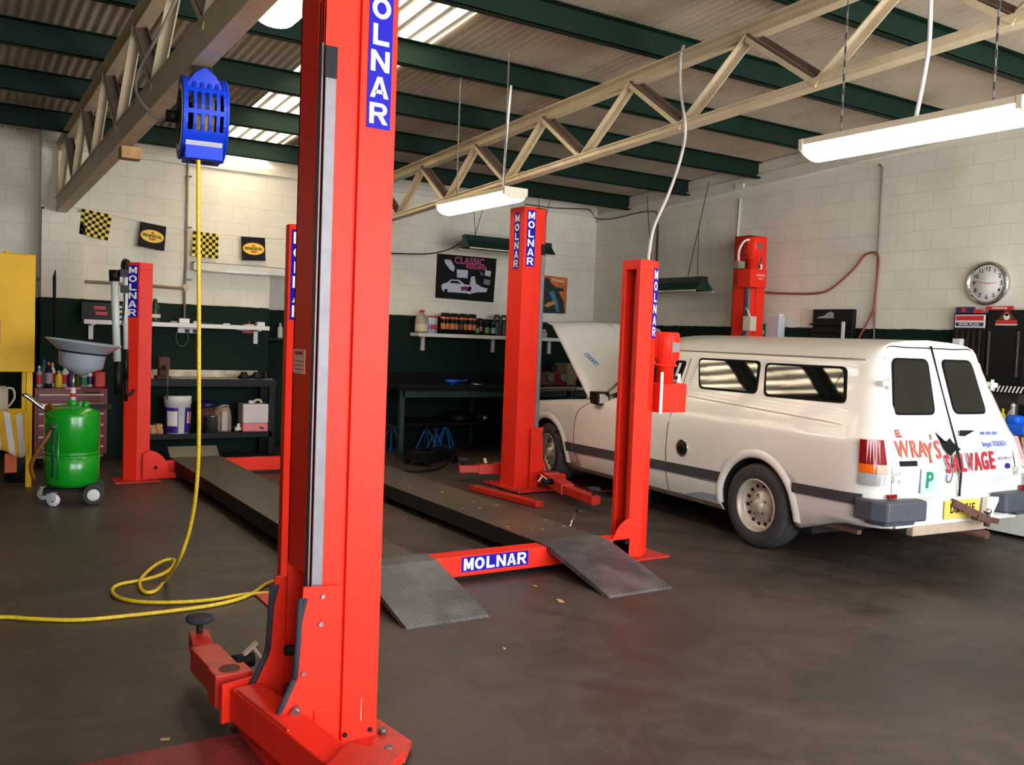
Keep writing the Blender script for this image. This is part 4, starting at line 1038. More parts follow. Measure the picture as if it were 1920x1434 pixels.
w = MB(); w.tube([(RX-.17, RY+.04, RZ+.0), BW(300, 225, 4.95), BW(272, 200, 5.0), BW(255, 170, 5.1), BW(262, 130, 5.2), BW(300, 60, 5.3), BW(335, -10, 5.4)], .009, CONDT, 8, smoothn=5); tag(w.build('supply_hose'), 'grey supply hose running up beside the truss to the blue reel', 'hose')
p = px_ = RW(252, 250, 1.12)
w = MB(); w.box(1.03, 1.16, p.y-.06, p.y+.06, 2.66, 2.74, WOOD); tag(w.build('timber_block', bevel=.004), 'small raw timber block fixed under the shadowed truss', 'block')

# ------------------------------------------------------------------ oil drainer
t = thing('oil_drainer', 'green wheeled waste oil drainer with a grey funnel on a steel stem', 'oil drainer', (.965, 8.50, 0), rad(-8))
w = MB(); w.lathe([(0,.125),(.12,.13),(.185,.15),(.215,.185),(.218,.40,TGRN),(.213,.405),(.213,.415),(.218,.42),(.218,.43),(.213,.435),(.213,.445),(.218,.45),(.218,.74),(.205,.785),(.15,.815),(.09,.828),(0,.832)], (0,0,0), TGRN, 40); tk = w.build('tank', t)
w = MB(); w.cyl((0,0,.82), (0,0,.87), .04, TGRN); w.cyl((0,0,.86), (0,0,.98), .022, WHTP); w.cyl((0,0,.94), (0,0,1.12), .017, STEEL); w.cyl((0,0,.90), (0,0,.93), .024, REDB); w.box(-.06,.06,-.012,.012,.965,.98, REDB); w.build('stem', t)
w = MB(); w.lathe([(.0,.0),(.03,.0),(.06,.02),(.175,.075),(.185,.19),(.19,.2),(.20,.205),(.21,.21),(.29,.275),(.30,.28),(.30,.287),(.285,.285),(.2,.215),(.17,.19),(.16,.08),(0,.02)], (0,0,0), FUNN, 40)
w.lathe([(.186,.185),(.192,.187),(.192,.2),(.186,.2)], (0,0,0), BLKM, 40)
fo = w.build('funnel', t); fo.location = (.05, 0, 1.085); fo.rotation_euler = (0, rad(6), 0)
w = MB(); w.tube([(-.13,-.03,.76), (-.22,-.03,.80), (-.34,-.05,.90), (-.37,-.05,.915)], .016, CHROME, 10, smoothn=3); w.tube([(-.13,.08,.76), (-.22,.08,.80), (-.34,.06,.90), (-.36,.0,.915), (-.37,-.05,.915)], .013, CHROME, 10, smoothn=3); w.build('handle', t)
w = MB(); w.tube([(-.2,-.05,.80), (-.17,-.08,.83), (-.14,-.1,.78), (-.16,-.14,.62), (-.24,-.15,.48), (-.30,-.13,.34), (-.28,-.1,.22)], .018, mat('amber_hose', S(120,70,22), .4), 10, smoothn=5); w.build('discharge_hose', t)
w = MB(); w.cyl((-.14,-.175,.24), (-.14,-.175,.66), .006, mat('sight_tube', S(30,40,80), .3)); w.cyl((-.10,-.2,.22), (-.10,-.2,.62), .004, STEEL); w.cyl((-.14,-.17,.65), (-.14,-.2,.68), .02, STEEL); w.build('sight_gauge', t)
w = MB(); w.beam((-.2,-.1,.11), (.18,-.1,.11), .03, .03, BLKM); w.beam((-.2,.1,.11), (.18,.1,.11), .03, .03, BLKM); w.beam((.12,-.2,.10), (.12,.2,.10), .03, .03, BLKM); w.beam((-.2,-.15,.10), (-.2,.15,.10), .03, .03, BLKM); w.build('undercarriage', t)
for s in (-1, 1):
    w = MB(); w.lathe([(.0,-.022),(.035,-.022),(.036,-.012),(.062,-.014),(.075,-.02),(.086,-.014),(.088,0),(.086,.014),(.075,.02),(0,.02)], (.17, s*.21, .088), TYRE, 28, axis=V((0, 1, 0))); w.lathe([(0,.021),(.05,.021),(.052,.024),(.04,.03),(.02,.026),(0,.03)], (.17, s*.21, .088), WHTP, 24, axis=V((0, s, 0))); w.build('wheel', t)
for (x, y) in ((-.13,-.2), (-.22,.12)):
    w = MB(); w.lathe([(.0,-.014),(.05,-.014),(.053,0),(.05,.014),(0,.014)], (x, y, .053), WHTP, 24, axis=V((.3,1,0))); w.lathe([(0,-.018),(.016,-.018),(.016,.018),(0,.018)], (x,y,.053), STEEL, 12, axis=V((.3,1,0))); w.box(x-.02,x+.02,y-.024,y-.018,.05,.12,STEEL); w.box(x-.02,x+.02,y+.018,y+.024,.05,.12,STEEL); w.box(x-.03,x+.03,y-.03,y+.03,.115,.12,STEEL); w.build('castor', t)
w = MB(); w.cyl((.1,-.05,.81), (.1,-.05,.86), .028, TGRN); w.box(.13,.3,-.06,0,.80,.84,BLKM); w.box(.05,.12,.02,.04,.80,.86,TGRN); w.build('filler', t)

# ------------------------------------------------------------------ yellow cabinet on its frame
YY = 9.35
t = thing('parts_washer', 'tall yellow steel cabinet on a yellow angle frame at the left edge', 'parts washer', (.2, YY, 0))
w = MB(); w.box(-.85, .54, 0, .6, 1.06, 2.13, YELC); cb = w.build('cabinet', t, bevel=.008)
w = MB(); w.box(.12, .16, -.02, .62, 2.13, 2.17, YELC); w.box(.30, .34, .1, .3, 2.13, 2.16, YELC); w.build('top_lug', t)
for (x, y) in ((.50, 0), (.50, .55), (-.82, 0), (-.82, .55)):
    w = MB(); w.beam((x, y+.02, 0), (x, y+.02, 1.06), .05, .045, YELC, up=V((0,1,0))); w.build('leg', t, bevel=.003)
w = MB(); w.box(-.82, .50, 0, .04, .60, .655, YELC); w.build('rail', t); w = MB(); w.box(-.82, .50, .53, .57, .63, .68, YELC); w.build('rail', t)
w = MB(); dd = [(.0,1.62),(.12,1.69),(.27,1.72),(.335,1.66),(.27,1.58),(.12,1.54)]
w.patch([(a-.10, b) for a, b in rpoly(dd, .04)], lambda a, b, o: V((a, -o, b)), .003, mat('sticker_silver', S(196,200,205), .4, var=.1)); w.patch([(.07+(a-.17)*.8, 1.63+(b-1.63)*.75) for a, b in rpoly(dd, .04)], lambda a, b, o: V((a, -o, b)), .005, mat('sticker_grey', S(120,130,150), .4, var=.3, vscale=30)); w.text('AC', (.15, -.006, 1.64), (1,0,0), (0,0,1), .075, BLKP, .001, bold=.03); w.cyl((.16,-.005,1.60),(.16,-.008,1.60),.014,REDPR); w.build('shield_sticker', cb)
w = MB(); w.box(.02, .265, -.004, 0, 1.34, 1.52, mat('sticker_pink', S(214,88,88), .5)); w.patch([(.13+.085*cos(a), 1.44+.07*sin(a)) for a in [2*PI*k/24 for k in range(24)]], lambda a, b, o: V((a, -o, b)), .006, WHT); w.patch([(.13+.085*cos(a), 1.44+.07*sin(a)) for a in [PI*k/12 for k in range(13)]], lambda a, b, o: V((a, -o, b)), .007, mat('sticker_char', S(60,60,80), .5)); w.box(.02,.25,-.006,-.004,1.34,1.352,WHT); w.build('square_sticker', cb)
# cloth, can, jug by the frame
w = MB(); n = 14; A = []; B_ = []
ii = w.mi(CLOTHY); jj = w.mi(CLOTHW)
o_ = BW(0, 783, YY-.03)
for k in range(n+1):
    row = []
    for j in range(9):
        t_ = k/n; s_ = j/8; x = o_.x-.12+.34*t_+.05*s_*sin(3*t_); z = .70-.02*cos(9*t_)-.40*s_*(.75+.25*sin(2.2*t_)); y = YY-.035-.03*sin(14*t_+s_*2)*s_-.02
        row.append(w.bm.verts.new((x, y, z)))
    A.append(row)
for k in range(n):
    for j in range(8):
        f = w.bm.faces.new([A[k][j], A[k+1][j], A[k+1][j+1], A[k][j+1]]); f.smooth = True; f.material_index = ii if (k % 4) < 2 else jj
cl = w.build('striped_cloth'); sm = cl.modifiers.new('s', 'SOLIDIFY'); sm.thickness = .004
tag(cl, 'yellow and white striped cloth draped over the yellow frame rail', 'cloth')
c = FL(20, 872); 
t = thing('drum', 'black drum with an orange label under the yellow cabinet', 'drum', (c.x, 9.75, 0)); w = MB(); w.lathe([(0,0),(.1,0),(.115,.015),(.115,.33),(.105,.345),(.09,.35),(0,.35)], (0,0,0), BLKM, 28); w.build('body', t)
w = MB(); w.box(-.12,-.02,-.118,-.105,.1,.28,ORG); w.build('label_panel', t); w = MB(); w.cyl((0.03,0,.35),(0.03,0,.40),.03,BLKM); w.build('cap', t)
c = BW(8, 775, 9.9)
t = thing('jug', 'cream plastic jug with a looped handle behind the yellow frame', 'jug', (.46, 9.86, .66)); w = MB(); w.lathe([(0,0),(.09,0),(.10,.02),(.10,.2),(.08,.24),(0,.24)], (0,0,0), CREAMP, 24); w.build('body', t); w = MB(); w.tube([(.08,0,.22),(.14,0,.21),(.15,0,.12),(.1,0,.04)], .01, CREAMP, 8, smoothn=4); w.build('handle', t)
w = MB(); w.box(.15, .80, 9.62, 10.2, .64, .66, YELC); tag(w.build('shelf_board'), 'yellow tray resting behind the frame rail under the cabinet', 'shelf') if False else w.bm.free()

# ------------------------------------------------------------------ red tool chest with bottles
CX0, CX1, CYF, CZT = .83, 1.53, 10.5, .835
t = thing('tool_chest', 'dark red wheeled tool chest with pale drawer handles behind the green drainer', 'tool chest', ((CX0+CX1)/2, CYF+.2, 0))
hw = (CX1-CX0)/2
w = MB(); w.box(-hw, hw, -.2, .22, .13, CZT, REDDK); w.box(-hw+.002, hw-.002, -.204, -.19, CZT-.09, CZT-.02, REDDK); w.build('cabinet', t, bevel=.006)
zs = [.70, .60, .50, .38, .26, .15]
for k, z in enumerate(zs):
    w = MB(); w.box(-hw+.03, hw-.03, -.21, -.195, z-.0, z+.085 if k < 3 else z+.1, REDDK); dr = w.build('drawer', t, bevel=.004)
    w = MB(); w.box(-hw+.04, hw-.04, -.222, -.208, z+.058, z+.076, CREAMP); w.build('handle', dr, bevel=.003)
w = MB(); w.text('workshop', (.18, -.2055, CZT-.045), (1,0,0), (0,0,1), .04, BLKP, .001); w.bm.free()
w = MB(); w.box(.12, .27, -.206, -.203, CZT-.06, CZT-.04, BLKP); w.build('name_bar', t)
for x in (-hw+.06, hw-.06):
    for y in (-.14, .16):
        w = MB(); w.lathe([(0,-.015),(.045,-.015),(.05,0),(.045,.015),(0,.015)], (x, y, .052), BLK, 18, axis=V((1,0,0))); w.box(x-.03,x+.03,y-.03,y+.03,.1,.13,STEELD); w.build('castor', t)
def bottle(name, label, cat, p, r, h, m, capm, lab=None, neck=.35, capr=.5, shape='bottle', group=None, flat=1.0):
    t = thing(name, label, cat, p, 0, group)
    w = MB()
    if shape == 'bottle':
        w.lathe([(0,0),(r*.92,0),(r,.02*1),(r,h*.62),(r*.8,h*.72),(r*neck,h*.82),(r*neck,h*.9),(0,h*.9)], (0,0,0), m, 20, sx=flat)
    else:
        w.lathe([(0,0),(r,0),(r,h*.86),(r*.9,h*.9),(r*.55,h*.92),(0,h*.92)], (0,0,0), m, 20, sx=flat)
    w.build('body', t)
    w = MB()
    if shape == 'bottle': w.lathe([(0,h*.86),(r*capr,h*.86),(r*capr*.8,h*.96),(r*.12,h),(0,h)], (0,0,0), capm, 16)
    else: w.lathe([(0,h*.88),(r*.82,h*.88),(r*.82,h*.99),(r*.7,h),(0,h)], (0,0,0), capm, 16)
    w.build('cap', t)
    if lab:
        w = MB(); z0_, z1_ = (.16, .58) if shape == 'bottle' else (.22, .5)
        w.lathe([(r*1.01,h*z0_),(r*1.02,h*(z0_+.02)),(r*1.02,h*(z1_-.02)),(r*1.01,h*z1_)], (0,0,0), lab, 20, sx=flat); w.build('wrapper', t)
    return t
GRYP = mat('grey_plastic', S(150,152,150), .4)
items = [  # x px, base px, name, label, r, h, mats
 (73, .03, .23, GRYP, WHTP, REDPR, 'grey squeeze bottle at the left end of the tool chest top'),
 (82, .035, .29, mat('teal_plastic', S(60,100,110), .4), BLUP, None, 'blue spray bottle behind the grey squeeze bottle on the tool chest'),
 (91, .036, .27, BLK, ORG, GRYP, 'bottle with an orange top and grey wrapper on the tool chest'),
 (98, .03, .26, WHTP, CREAMP, REDPR, 'slim white bottle with red wrapper on the tool chest'),
 (110, .035, .18, YELL, CREAMP, None, 'short yellow bottle on the tool chest'),
 (122, .045, .23, WHTP, WHTP, REDPR, 'wide white bottle with a broad red wrapper on the tool chest'),
 (133, .035, .20, PURP, BLK, None, 'dark purple bottle beside the drainer stem on the tool chest'),
 (148, .03, .17, mat('lime_plastic', S(140,150,50), .4), WHTP, None, 'lime bottle right of the drainer stem on the tool chest'),
 (156, .036, .19, GRYP, REDB, GRNPR, 'grey green bottle with a red cap on the tool chest'),
 (168, .035, .20, WHTP, BLK, PURP, 'white bottle with a dark wrapper next to the red jerry can')]
for k, (x, r, h, m, cm, lb, lab) in enumerate(items):
    p = BW(x, 728, 10.62+.07*(k % 2)); bottle('bottle', lab, 'bottle', (p.x, p.y, CZT), r, h, m, cm, lb, group='bottles on the tool chest')
t = thing('jerry_can', 'red plastic jerry can at the right end of the tool chest top', 'jerry can', (BW(186, 728, 10.65).x, 10.68, CZT)); w = MB(); w.box(-.055,.055,-.08,.08,0,.17,REDB); w.build('body', t, bevel=.015); w = MB(); w.tube([(0,-.06,.165),(0,-.05,.20),(0,.03,.20),(0,.05,.165)], .01, REDB, 8, smoothn=3); w.build('handle', t)

# ------------------------------------------------------------------ left work bench, shelf and everything on them
BF = 10.72
t = thing('work_bench', 'dark steel work bench with a pale worn top against the back wall, left side', 'work bench', (2.7, 10.95, 0))
bz = 1.55-(1.55-.92)*BF/10.9
w = MB(); w.box(-.85, .74, -.22, .22, bz-.09, bz, BLKM); w.build('top', t, bevel=.004)
w = MB(); w.box(-.85, .62, .16, .20, bz, bz+.085, BENCHT); w.box(-.85,.70,-.20,.16,bz,bz+.004,BENCHT); w.build('upstand', t)
w = MB(); w.box(-.85, .70, -.22, .2, .24, .30, BLKM); w.build('lower_shelf', t)
for x in (-.8, .69):
    for y in (-.2, .18):
        w = MB(); w.box(x-.035, x+.035, y-.035 if y > 0 else y-.02, y+.035, 0, bz-.09, BLKM); w.build('leg', t)
SZ = .30
c = BW(334, 790, 10.8)
t = thing('bucket', 'white lidded bucket with a purple wrapper on the bench lower shelf', 'bucket', (c.x, 10.84, SZ)); w = MB(); w.lathe([(0,0),(.125,0),(.13,.01),(.143,.33),(.15,.335),(.152,.42),(.145,.43),(0,.43)], (0,0,0), WHTP, 32); w.build('body', t)
w = MB(); n = 24
vs = []; 
def wrapseg(w, a0, a1, z0, z1, m, k=8, r0=.131, r1=.144):
    vs = []; fs = []
    for j in range(k+1):
        a = rad(a0+(a1-a0)*j/k)
        for z in (z0, z1):
            r = r0+(r1-r0)*z/.33+.002; vs.append((r*sin(a), -r*cos(a), z))
    for j in range(k): fs.append((2*j, 2*j+2, 2*j+3, 2*j+1))
    w.faces(vs, fs, m)
wrapseg(w, -90, -8, .01, .30, PURP); wrapseg(w, 22, 95, .01, .30, PURP); w.build('wrapper', t, fix=False)
w = MB(); wrapseg(w, -62, -12, .09, .26, WHT, r0=.133, r1=.146); w.build('print', t, fix=False); w = MB(); wrapseg(w, 36, 80, .12, .25, WHT, r0=.133, r1=.146); wrapseg(w, 44, 58, .13, .25, REDPR, r0=.135, r1=.148); w.build('print', t, fix=False)
c = BW(397, 800, 10.8)
t = thing('tin_can', 'shiny unlabelled tin can on the bench lower shelf', 'can', (c.x, 10.82, SZ)); w = MB(); w.lathe([(0,0),(.075,0),(.075,.19),(.078,.195),(.07,.2),(0,.195)], (0,0,0), STEEL, 28); w.build('body', t)
c = BW(418, 790, 10.85)
t = thing('plastic_container', 'dusty brown plastic container with a tied neck on the bench lower shelf', 'container', (c.x, 10.9, SZ)); w = MB(); w.lathe([(0,0),(.11,0),(.12,.03),(.115,.18),(.10,.25),(.085,.29),(.06,.30),(0,.3)], (0,0,0), BAG, 18, sx=.8); o = w.build('body', t); w = MB(); w.tube([(-.06,-.05,.28),(-.03,-.08,.31),(.05,-.06,.31),(.07,0,.27)], .012, CLEARP, 8, smoothn=4); w.box(-.03,.03,-.12,-.108,.02,.24,mat('pale_sheet', S(180,176,165), .6)); w.build('handle', t)
c = BW(388, 755, 11.0)
t = thing('dark_tub', 'low dark tub with a blue lid behind the tin can on the shelf', 'tub', (c.x, 11.02, SZ)); w = MB(); w.lathe([(0,0),(.11,0),(.12,.28),(0,.28)], (0,0,0), BROWN, 20); w.build('body', t); w = MB(); w.lathe([(0,.28),(.125,.28),(.12,.34),(0,.36)], (0,0,0), mat('navy_plastic', S(24,30,70), .4), 20); w.build('lid', t)
c = BW(476, 790, 10.82)
t = thing('water_container', 'square white water container with pink fluid in it, right end of the shelf', 'container', (c.x, 10.86, SZ)); w = MB(); w.box(-.155,.155,-.12,.12,0,.105,PINK); w.build('fluid_level', t, bevel=.02); w = MB(); w.box(-.155,.155,-.12,.12,.10,.335,mat('cloudy_plastic', S(206,190,190), .35)); w.build('body', t, bevel=.015); w = MB(); w.cyl((-.03,0,.335),(-.03,0,.37),.032,WHTP); w.build('cap', t); w = MB(); w.tube([(.0,0,.34),(.03,0,.375),(.08,0,.37),(.1,0,.34)], .016, CREAMP, 8, smoothn=3); w.build('handle', t); w = MB(); w.cbox((.07,-.125,.05),(.05,.01,.02),BLK,Euler((0,.3,0)).to_matrix()); w.build('tap', t)
c = BW(445, 795, 10.8)
t = thing('tap_fitting', 'small white tap fitting beside the pink fluid container', 'fitting', (c.x, 10.8, SZ)); w = MB(); w.cyl((-.03,0,.03),(.04,0,.04),.025,WHTP); w.cyl((0,0,.04),(.02,0,.1),.018,WHTP); w.cyl((-.03,0,.02),(-.03,.02,.07),.02,BLK); w.build('body', t)
for k, (x, lab) in enumerate(((287, 'rough offcut of timber left of the purple bucket'), (300, 'short timber block touching the purple bucket'))):
    c = BW(x, 800, 10.75); w = MB(); w.box(c.x-.035, c.x+.035, 10.78, 10.9, SZ, SZ+.10+.01*k, WOOD); w.box(c.x-.02, c.x+.04, 10.76, 10.8, SZ, SZ+.06, WOOD); tag(w.build('timber_offcut', bevel=.006), lab, 'timber block')
c = BW(281, 790, 10.7); w = MB(); w.lathe([(0,0),(.05,0),(.05,.16),(0,.16)], (c.x+.0, 10.95, SZ), mat('navy_plastic', S(24,30,70), .4), 18); tag(w.build('canister'), 'dark blue canister beside the red post on the bench shelf', 'canister')
# vice
c = BW(305, 700, 10.75)
t = thing('bench_vice', 'rusty brown bench vice on the left bench', 'vice', (c.x, 10.72, bz+.004)); w = MB(); w.box(-.08,.07,-.1,.1,0,.03,BROWN); w.box(-.05,.05,-.05,.08,.03,.14,BROWN); w.box(-.065,.055,-.09,-.03,.12,.24,BROWN); w.box(-.065,.055,.02,.08,.12,.24,BROWN); w.cyl((0,-.25,.13),(0,.0,.13),.028,BROWN); w.build('body', t, bevel=.008); w = MB(); w.cyl((.0,-.24,.17),(.0,-.24,-.22),.008,STEELD,seg=8); w.build('bar', t)
c = BW(480, 705, 10.8)
for k, (dx, r_, lab) in enumerate(((-.15, .07, 'dark greasy hub part at the right of the left bench'), (.02, .09, 'larger dark greasy casting at the right of the left bench'), (.13, .05, 'small dark greasy bearing at the right end of the left bench'))):
    w = MB(); w.lathe([(0,0),(r_,0),(r_,.03),(r_*.6,.05),(r_*.5,.08),(0,.08)], (c.x+dx, 10.78+.03*k, bz+.004), BLKM, 18); tag(w.build('greasy_part'), lab, 'car part')
c = BW(271, 703, 10.75); w = MB(); w.box(c.x, c.x+.09, 10.7, 10.78, bz+.004, bz+.07, WOOD); tag(w.build('timber_offcut', bevel=.01), 'pale timber wedge left of the bench vice', 'timber block')

# left wall shelf
z1 = 1.565
t = thing('wall_shelf', 'long white wall shelf above the left work bench', 'shelf', (2.38, 11.1, z1)); w = MB(); w.box(1.34-2.38, 3.40-2.38, -.17, .1, -.05, 0, WHTP); w.build('board', t, bevel=.004)
for x in (1.44, 3.30):
    w = MB(); w.box(x-2.38-.025, x-2.38+.025, .06, .095, -.22, -.05, WHTP); w.box(x-2.38-.02, x-2.38+.02, -.1, .09, -.065, -.05, WHTP); w.build('bracket', t)
def onshelf(name, lab, cat, px_, m, sz, dz=0, y=11.02, bev=.004):
    c = BW(px_, 600, y); w = MB(); w.box(c.x-sz[0]/2, c.x+sz[0]/2, y-sz[1]/2, y+sz[1]/2, z1, z1+sz[2], m); return tag(w.build(name, bevel=bev), lab, cat)
t = thing('drawer_cabinet', 'low black drawer cabinet with red writing on the left end of the shelf', 'drawer cabinet', (BW(190, 590, 11.03).x, 11.04, z1)); w = MB(); w.box(-.215,.215,-.1,.1,0,.19,BLK); w.build('body', t, bevel=.004)
w = MB(); w.text('RACE', (-.02,-.1015,.135), (1,0,0), (0,0,1), .05, REDPR, .001, bold=.03); w.text('TRACK', (.0,-.1015,.07), (1,0,0), (0,0,1), .05, REDPR, .001, bold=.03); w.bm.free()
w = MB(); w.box(-.09,.03,-.102,-.1,.115,.15,REDPR); w.box(-.07,.05,-.102,-.1,.055,.09,REDPR); w.build('faded_print', t)
for z in (.04,.10,.15):
    w = MB(); w.box(.10,.20,-.104,-.1,z-.01,z+.012,WHTP); w.build('handle', t)
t = bottle('oil_bottle', 'dark green flat oil bottle on the shelf right of the red post', 'bottle', (BW(291, 600, 11.02).x, 11.04, z1), .055, .27, mat('bottle_green', S(24,58,34), .4), mat('bottle_green', S(24,58,34)), None, neck=.4, capr=.5); w = MB(); w.box(-.05,.05,-.058,-.052,.05,.09,CREAMP); w.build('wrapper', t)
onshelf('small_box', 'little grey box lying near the middle of the left shelf', 'box', 326, BAG, (.07,.06,.02)); onshelf('junction_box', 'white electrical junction box standing on the left shelf', 'box', 345, WHTP, (.115,.06,.055)); onshelf('small_box', 'small pale box just left of the yellow hose on the shelf', 'box', 366, CREAMP, (.04,.05,.03))
onshelf('dark_lump', 'low dark oily part right of the yellow hose on the shelf', 'car part', 388, BLKM, (.14,.09,.028)); onshelf('small_tray', 'thin cream tray in the right half of the left shelf', 'tray', 425, CREAMP, (.07,.06,.018)); onshelf('small_tray', 'thin dark tray beside the cream tray on the left shelf', 'tray', 440, BLKM, (.08,.06,.014))
t = thing('paste_tub', 'shallow dish with a red spout near the right end of the left shelf', 'dish', (BW(467, 604, 11.02).x, 11.02, z1)); w = MB(); w.lathe([(0,0),(.06,0),(.065,.018),(0,.018)], (0,0,0), CREAMP, 18); w.build('body', t); w = MB(); w.cyl((0,0,.018),(0,0,.06),.012,REDB,r2=.003); w.build('spout', t)
onshelf('carton', 'white carton at the right end of the left shelf', 'box', 488, WHTP, (.09,.09,.05))
# socket, cord, decal, pipes
c = BW(352, 618, 11.19); t = thing('power_outlet', 'white double power outlet with two black plugs under the left shelf', 'outlet', (c.x, 11.195, c.z)); w = MB(); w.box(-.115,.13,-.02,0,-.04,.03,WHTP); w.build('plate', t, bevel=.004)
for x in (-.01, .08):
    w = MB(); w.box(x-.022,x+.022,-.05,-.02,-.035,.005,BLK); w.build('plug', t)
w = MB(); w.tube([(c.x-.01,11.15,c.z-.03),(c.x-.0,11.15,c.z-.12),(c.x-.05,11.15,c.z-.19),(c.x-.11,11.15,c.z-.18),(c.x-.14,11.15,c.z-.1),(c.x-.12,11.16,c.z+.0)], .003, CONDT, 6, smoothn=5); tag(w.build('thin_cord'), 'thin looped cord hanging from the outlet under the shelf', 'cord')
c = BW(461, 620, 11.19); t = thing('brand_sticker', 'small blue and red sticker on the green wall under the left shelf', 'sticker', (c.x, 11.198, c.z)); w = MB(); w.box(-.11,.09,-.004,0,0,.03,BLUPR); w.box(-.06,.1,-.004,0,-.028,0,REDPR); w.text('Repco', (-.01,-.0045,.0), (1,0,0), (0,0,1), .05, WHT, .001); w.build('print', t) if False else None
w = MB(); w.box(-.11,.06,-.004,0,0,.03,SILV); w.box(-.04,.1,-.004,0,-.028,0.002,REDPR); w.build('print', t)
w = MB(); w.tube([BW(352, 304, 11.16), BW(350, 420, 11.16), BW(349, 500, 11.16), BW(346, 540, 11.16), BW(346, 598, 11.16)], .014, CONDT, 8); 
for y in (330, 426, 524): q_ = BW(353, y, 11.165); w.box(q_.x-.02, q_.x+.04, 11.15, 11.2, q_.z-.008, q_.z+.008, CONDT)
q_ = BW(347, 539, 11.16); w.lathe([(0,-.02),(.04,-.02),(.04,.02),(0,.02)], q_, CREAMP, 18, axis=V((0,1,0))); tag(w.build('electrical_conduit'), 'grey vertical conduit down the back wall behind the yellow hose', 'conduit')
w = MB(); w.tube([BW(68, 523, 11.15), BW(200, 530, 11.15), BW(345, 541, 11.15)], .018, mat('rusty_pipe', S(140,116,98), .6, var=.2), 8); tag(w.build('wall_pipe'), 'rusty horizontal pipe along the back wall behind the white tubes', 'pipe')
w = MB(); w.tube([BW(80, 388, 11.12), BW(78, 600, 11.12), BW(77, 850, 11.12)], .014, BROWN, 8); tag(w.build('down_pipe'), 'thin brown vertical pipe at the left corner of the back wall', 'pipe')
w = MB(); w.tube([BW(104, 506, 11.1), BW(102, 520, 11.1), BW(102, 560, 11.1), BW(101, 655, 11.1)], [.004,.018,.016,.008], BLKM, 8); tag(w.build('pry_bar'), 'long dark pry bar hanging on the back wall left of the flags', 'bar')
w = MB(); w.tube([BW(360, 484, 11.17), BW(352, 487, 11.17), BW(349, 500, 11.17)], .006, CONDT, 6, smoothn=3); w.bm.free()
# unlit wall batten light over the alcove
a = BW(362, 487, 11.1); b = BW(537, 500, 11.1)
t = thing('fluorescent_light', 'unlit dusty fluorescent batten on the back wall under the small flags', 'light fixture', ((a.x+3.72)/2, 11.1, a.z-.02)); L2 = (3.72-a.x)/2
w = MB(); w.box(-L2, L2, -.02, .1, -.01, .0, BROWN); w.prism([(-.06,-.01),(.1,-.01),(.1,-.06),(-.04,-.1)], -L2, L2, WHTM, 'x'); w.build('housing', t, bevel=.004)
w = MB(); w.cyl((-L2+.05,-.05,-.10), (L2-.3,-.05,-.10), .012, WHTP); w.build('tube', t)
# four flags on a string
def flag(pts, kind, label):
    P4 = [BW(x, y, 11.10) for x, y in pts]   # tl tr br bl
    c = sum(P4, V((0,0,0)))/4; t = thing('bunting_flag', label, 'flag', c, 0, 'flags strung along the back wall')
    f = lambda u, v: (P4[0]*(1-u)*(1-v)+P4[1]*u*(1-v)+P4[2]*u*v+P4[3]*(1-u)*v)-c
    def quad(w, u0, u1, v0, v1, m, o): 
        q = [f(u0, v0), f(u1, v0), f(u1, v1), f(u0, v1)]; q = [p+V((0,-o,0)) for p in q]; w.faces(q+[p+V((0,.002,0)) for p in q], [(0,3,2,1),(4,5,6,7),(0,1,5,4),(1,2,6,5),(2,3,7,6),(3,0,4,7)], m)
    w = MB(); quad(w, 0, 1, 0, 1, YELL if kind == 'c' else BLKP, 0); cl = w.build('cloth', t)
    w = MB()
    if kind == 'c':
        for i in range(8):
            for j in range(8):
                if (i+j) % 2 == 0: quad(w, i/8, (i+1)/8, j/8, (j+1)/8, BLKP, .0025)
        w.build('chequer_print', cl)
    else:
        r = (P4[1]-P4[0]).normalized(); up = (P4[0]-P4[3]).normalized(); W_ = (P4[1]-P4[0]).length; o = f(.5, .5)
        w.faces([o+r*W_*.46*cos(2*PI*k/28)+up*W_*.26*sin(2*PI*k/28)+V((0,-.003,0)) for k in range(28)], [tuple(range(28))], REDPR)
        w.faces([o+r*W_*.44*cos(2*PI*k/28)+up*W_*.24*sin(2*PI*k/28)+V((0,-.0045,0)) for k in range(28)], [tuple(range(28))], YELL)
        w.faces([o+r*(-.08*W_)+up*.08*W_+V((0,-.006,0)), o+r*.08*W_+up*.08*W_+V((0,-.006,0)), o+up*.19*W_+V((0,-.006,0))], [(0,1,2)], REDPR)
        w.faces([o+r*(-.14*W_)-up*.08*W_+V((0,-.006,0)), o+r*.16*W_-up*.08*W_+V((0,-.006,0)), o+r*.1*W_-up*.16*W_+V((0,-.006,0)), o-r*.1*W_-up*.16*W_+V((0,-.006,0))], [(0,1,2,3)], REDPR)
        w.text('PENNZOIL', o+V((0,-.006,0)), r, up, W_*.155, BLKP, .001, bold=.03); w.build('oval_print', cl, fix=False)
flag([(153,391),(210,403),(202,451),(148,438)], 'c', 'yellow and black chequered flag, furthest left on the back wall')
flag([(263,415),(312,425),(308,471),(258,461)], 'p', 'black flag with a yellow oval between the two chequered flags')
flag([(362,433),(410,439),(409,485),(360,480)], 'c', 'yellow and black chequered flag behind the hanging yellow hose')
flag([(452,443),(497,446),(498,489),(454,488)], 'p', 'black flag with a yellow oval above the unlit batten light')
w = MB(); w.tube([BW(120, 385, 11.11), BW(150, 391, 11.11), BW(210, 403, 11.11), BW(262, 415, 11.11), BW(312, 425, 11.11), BW(362, 433, 11.11), BW(410, 439, 11.11), BW(452, 443, 11.11), BW(497, 446, 11.11), BW(540, 448, 11.11)], .003, WHTP, 5); tag(w.build('string'), 'thin string the four small flags hang from', 'string')
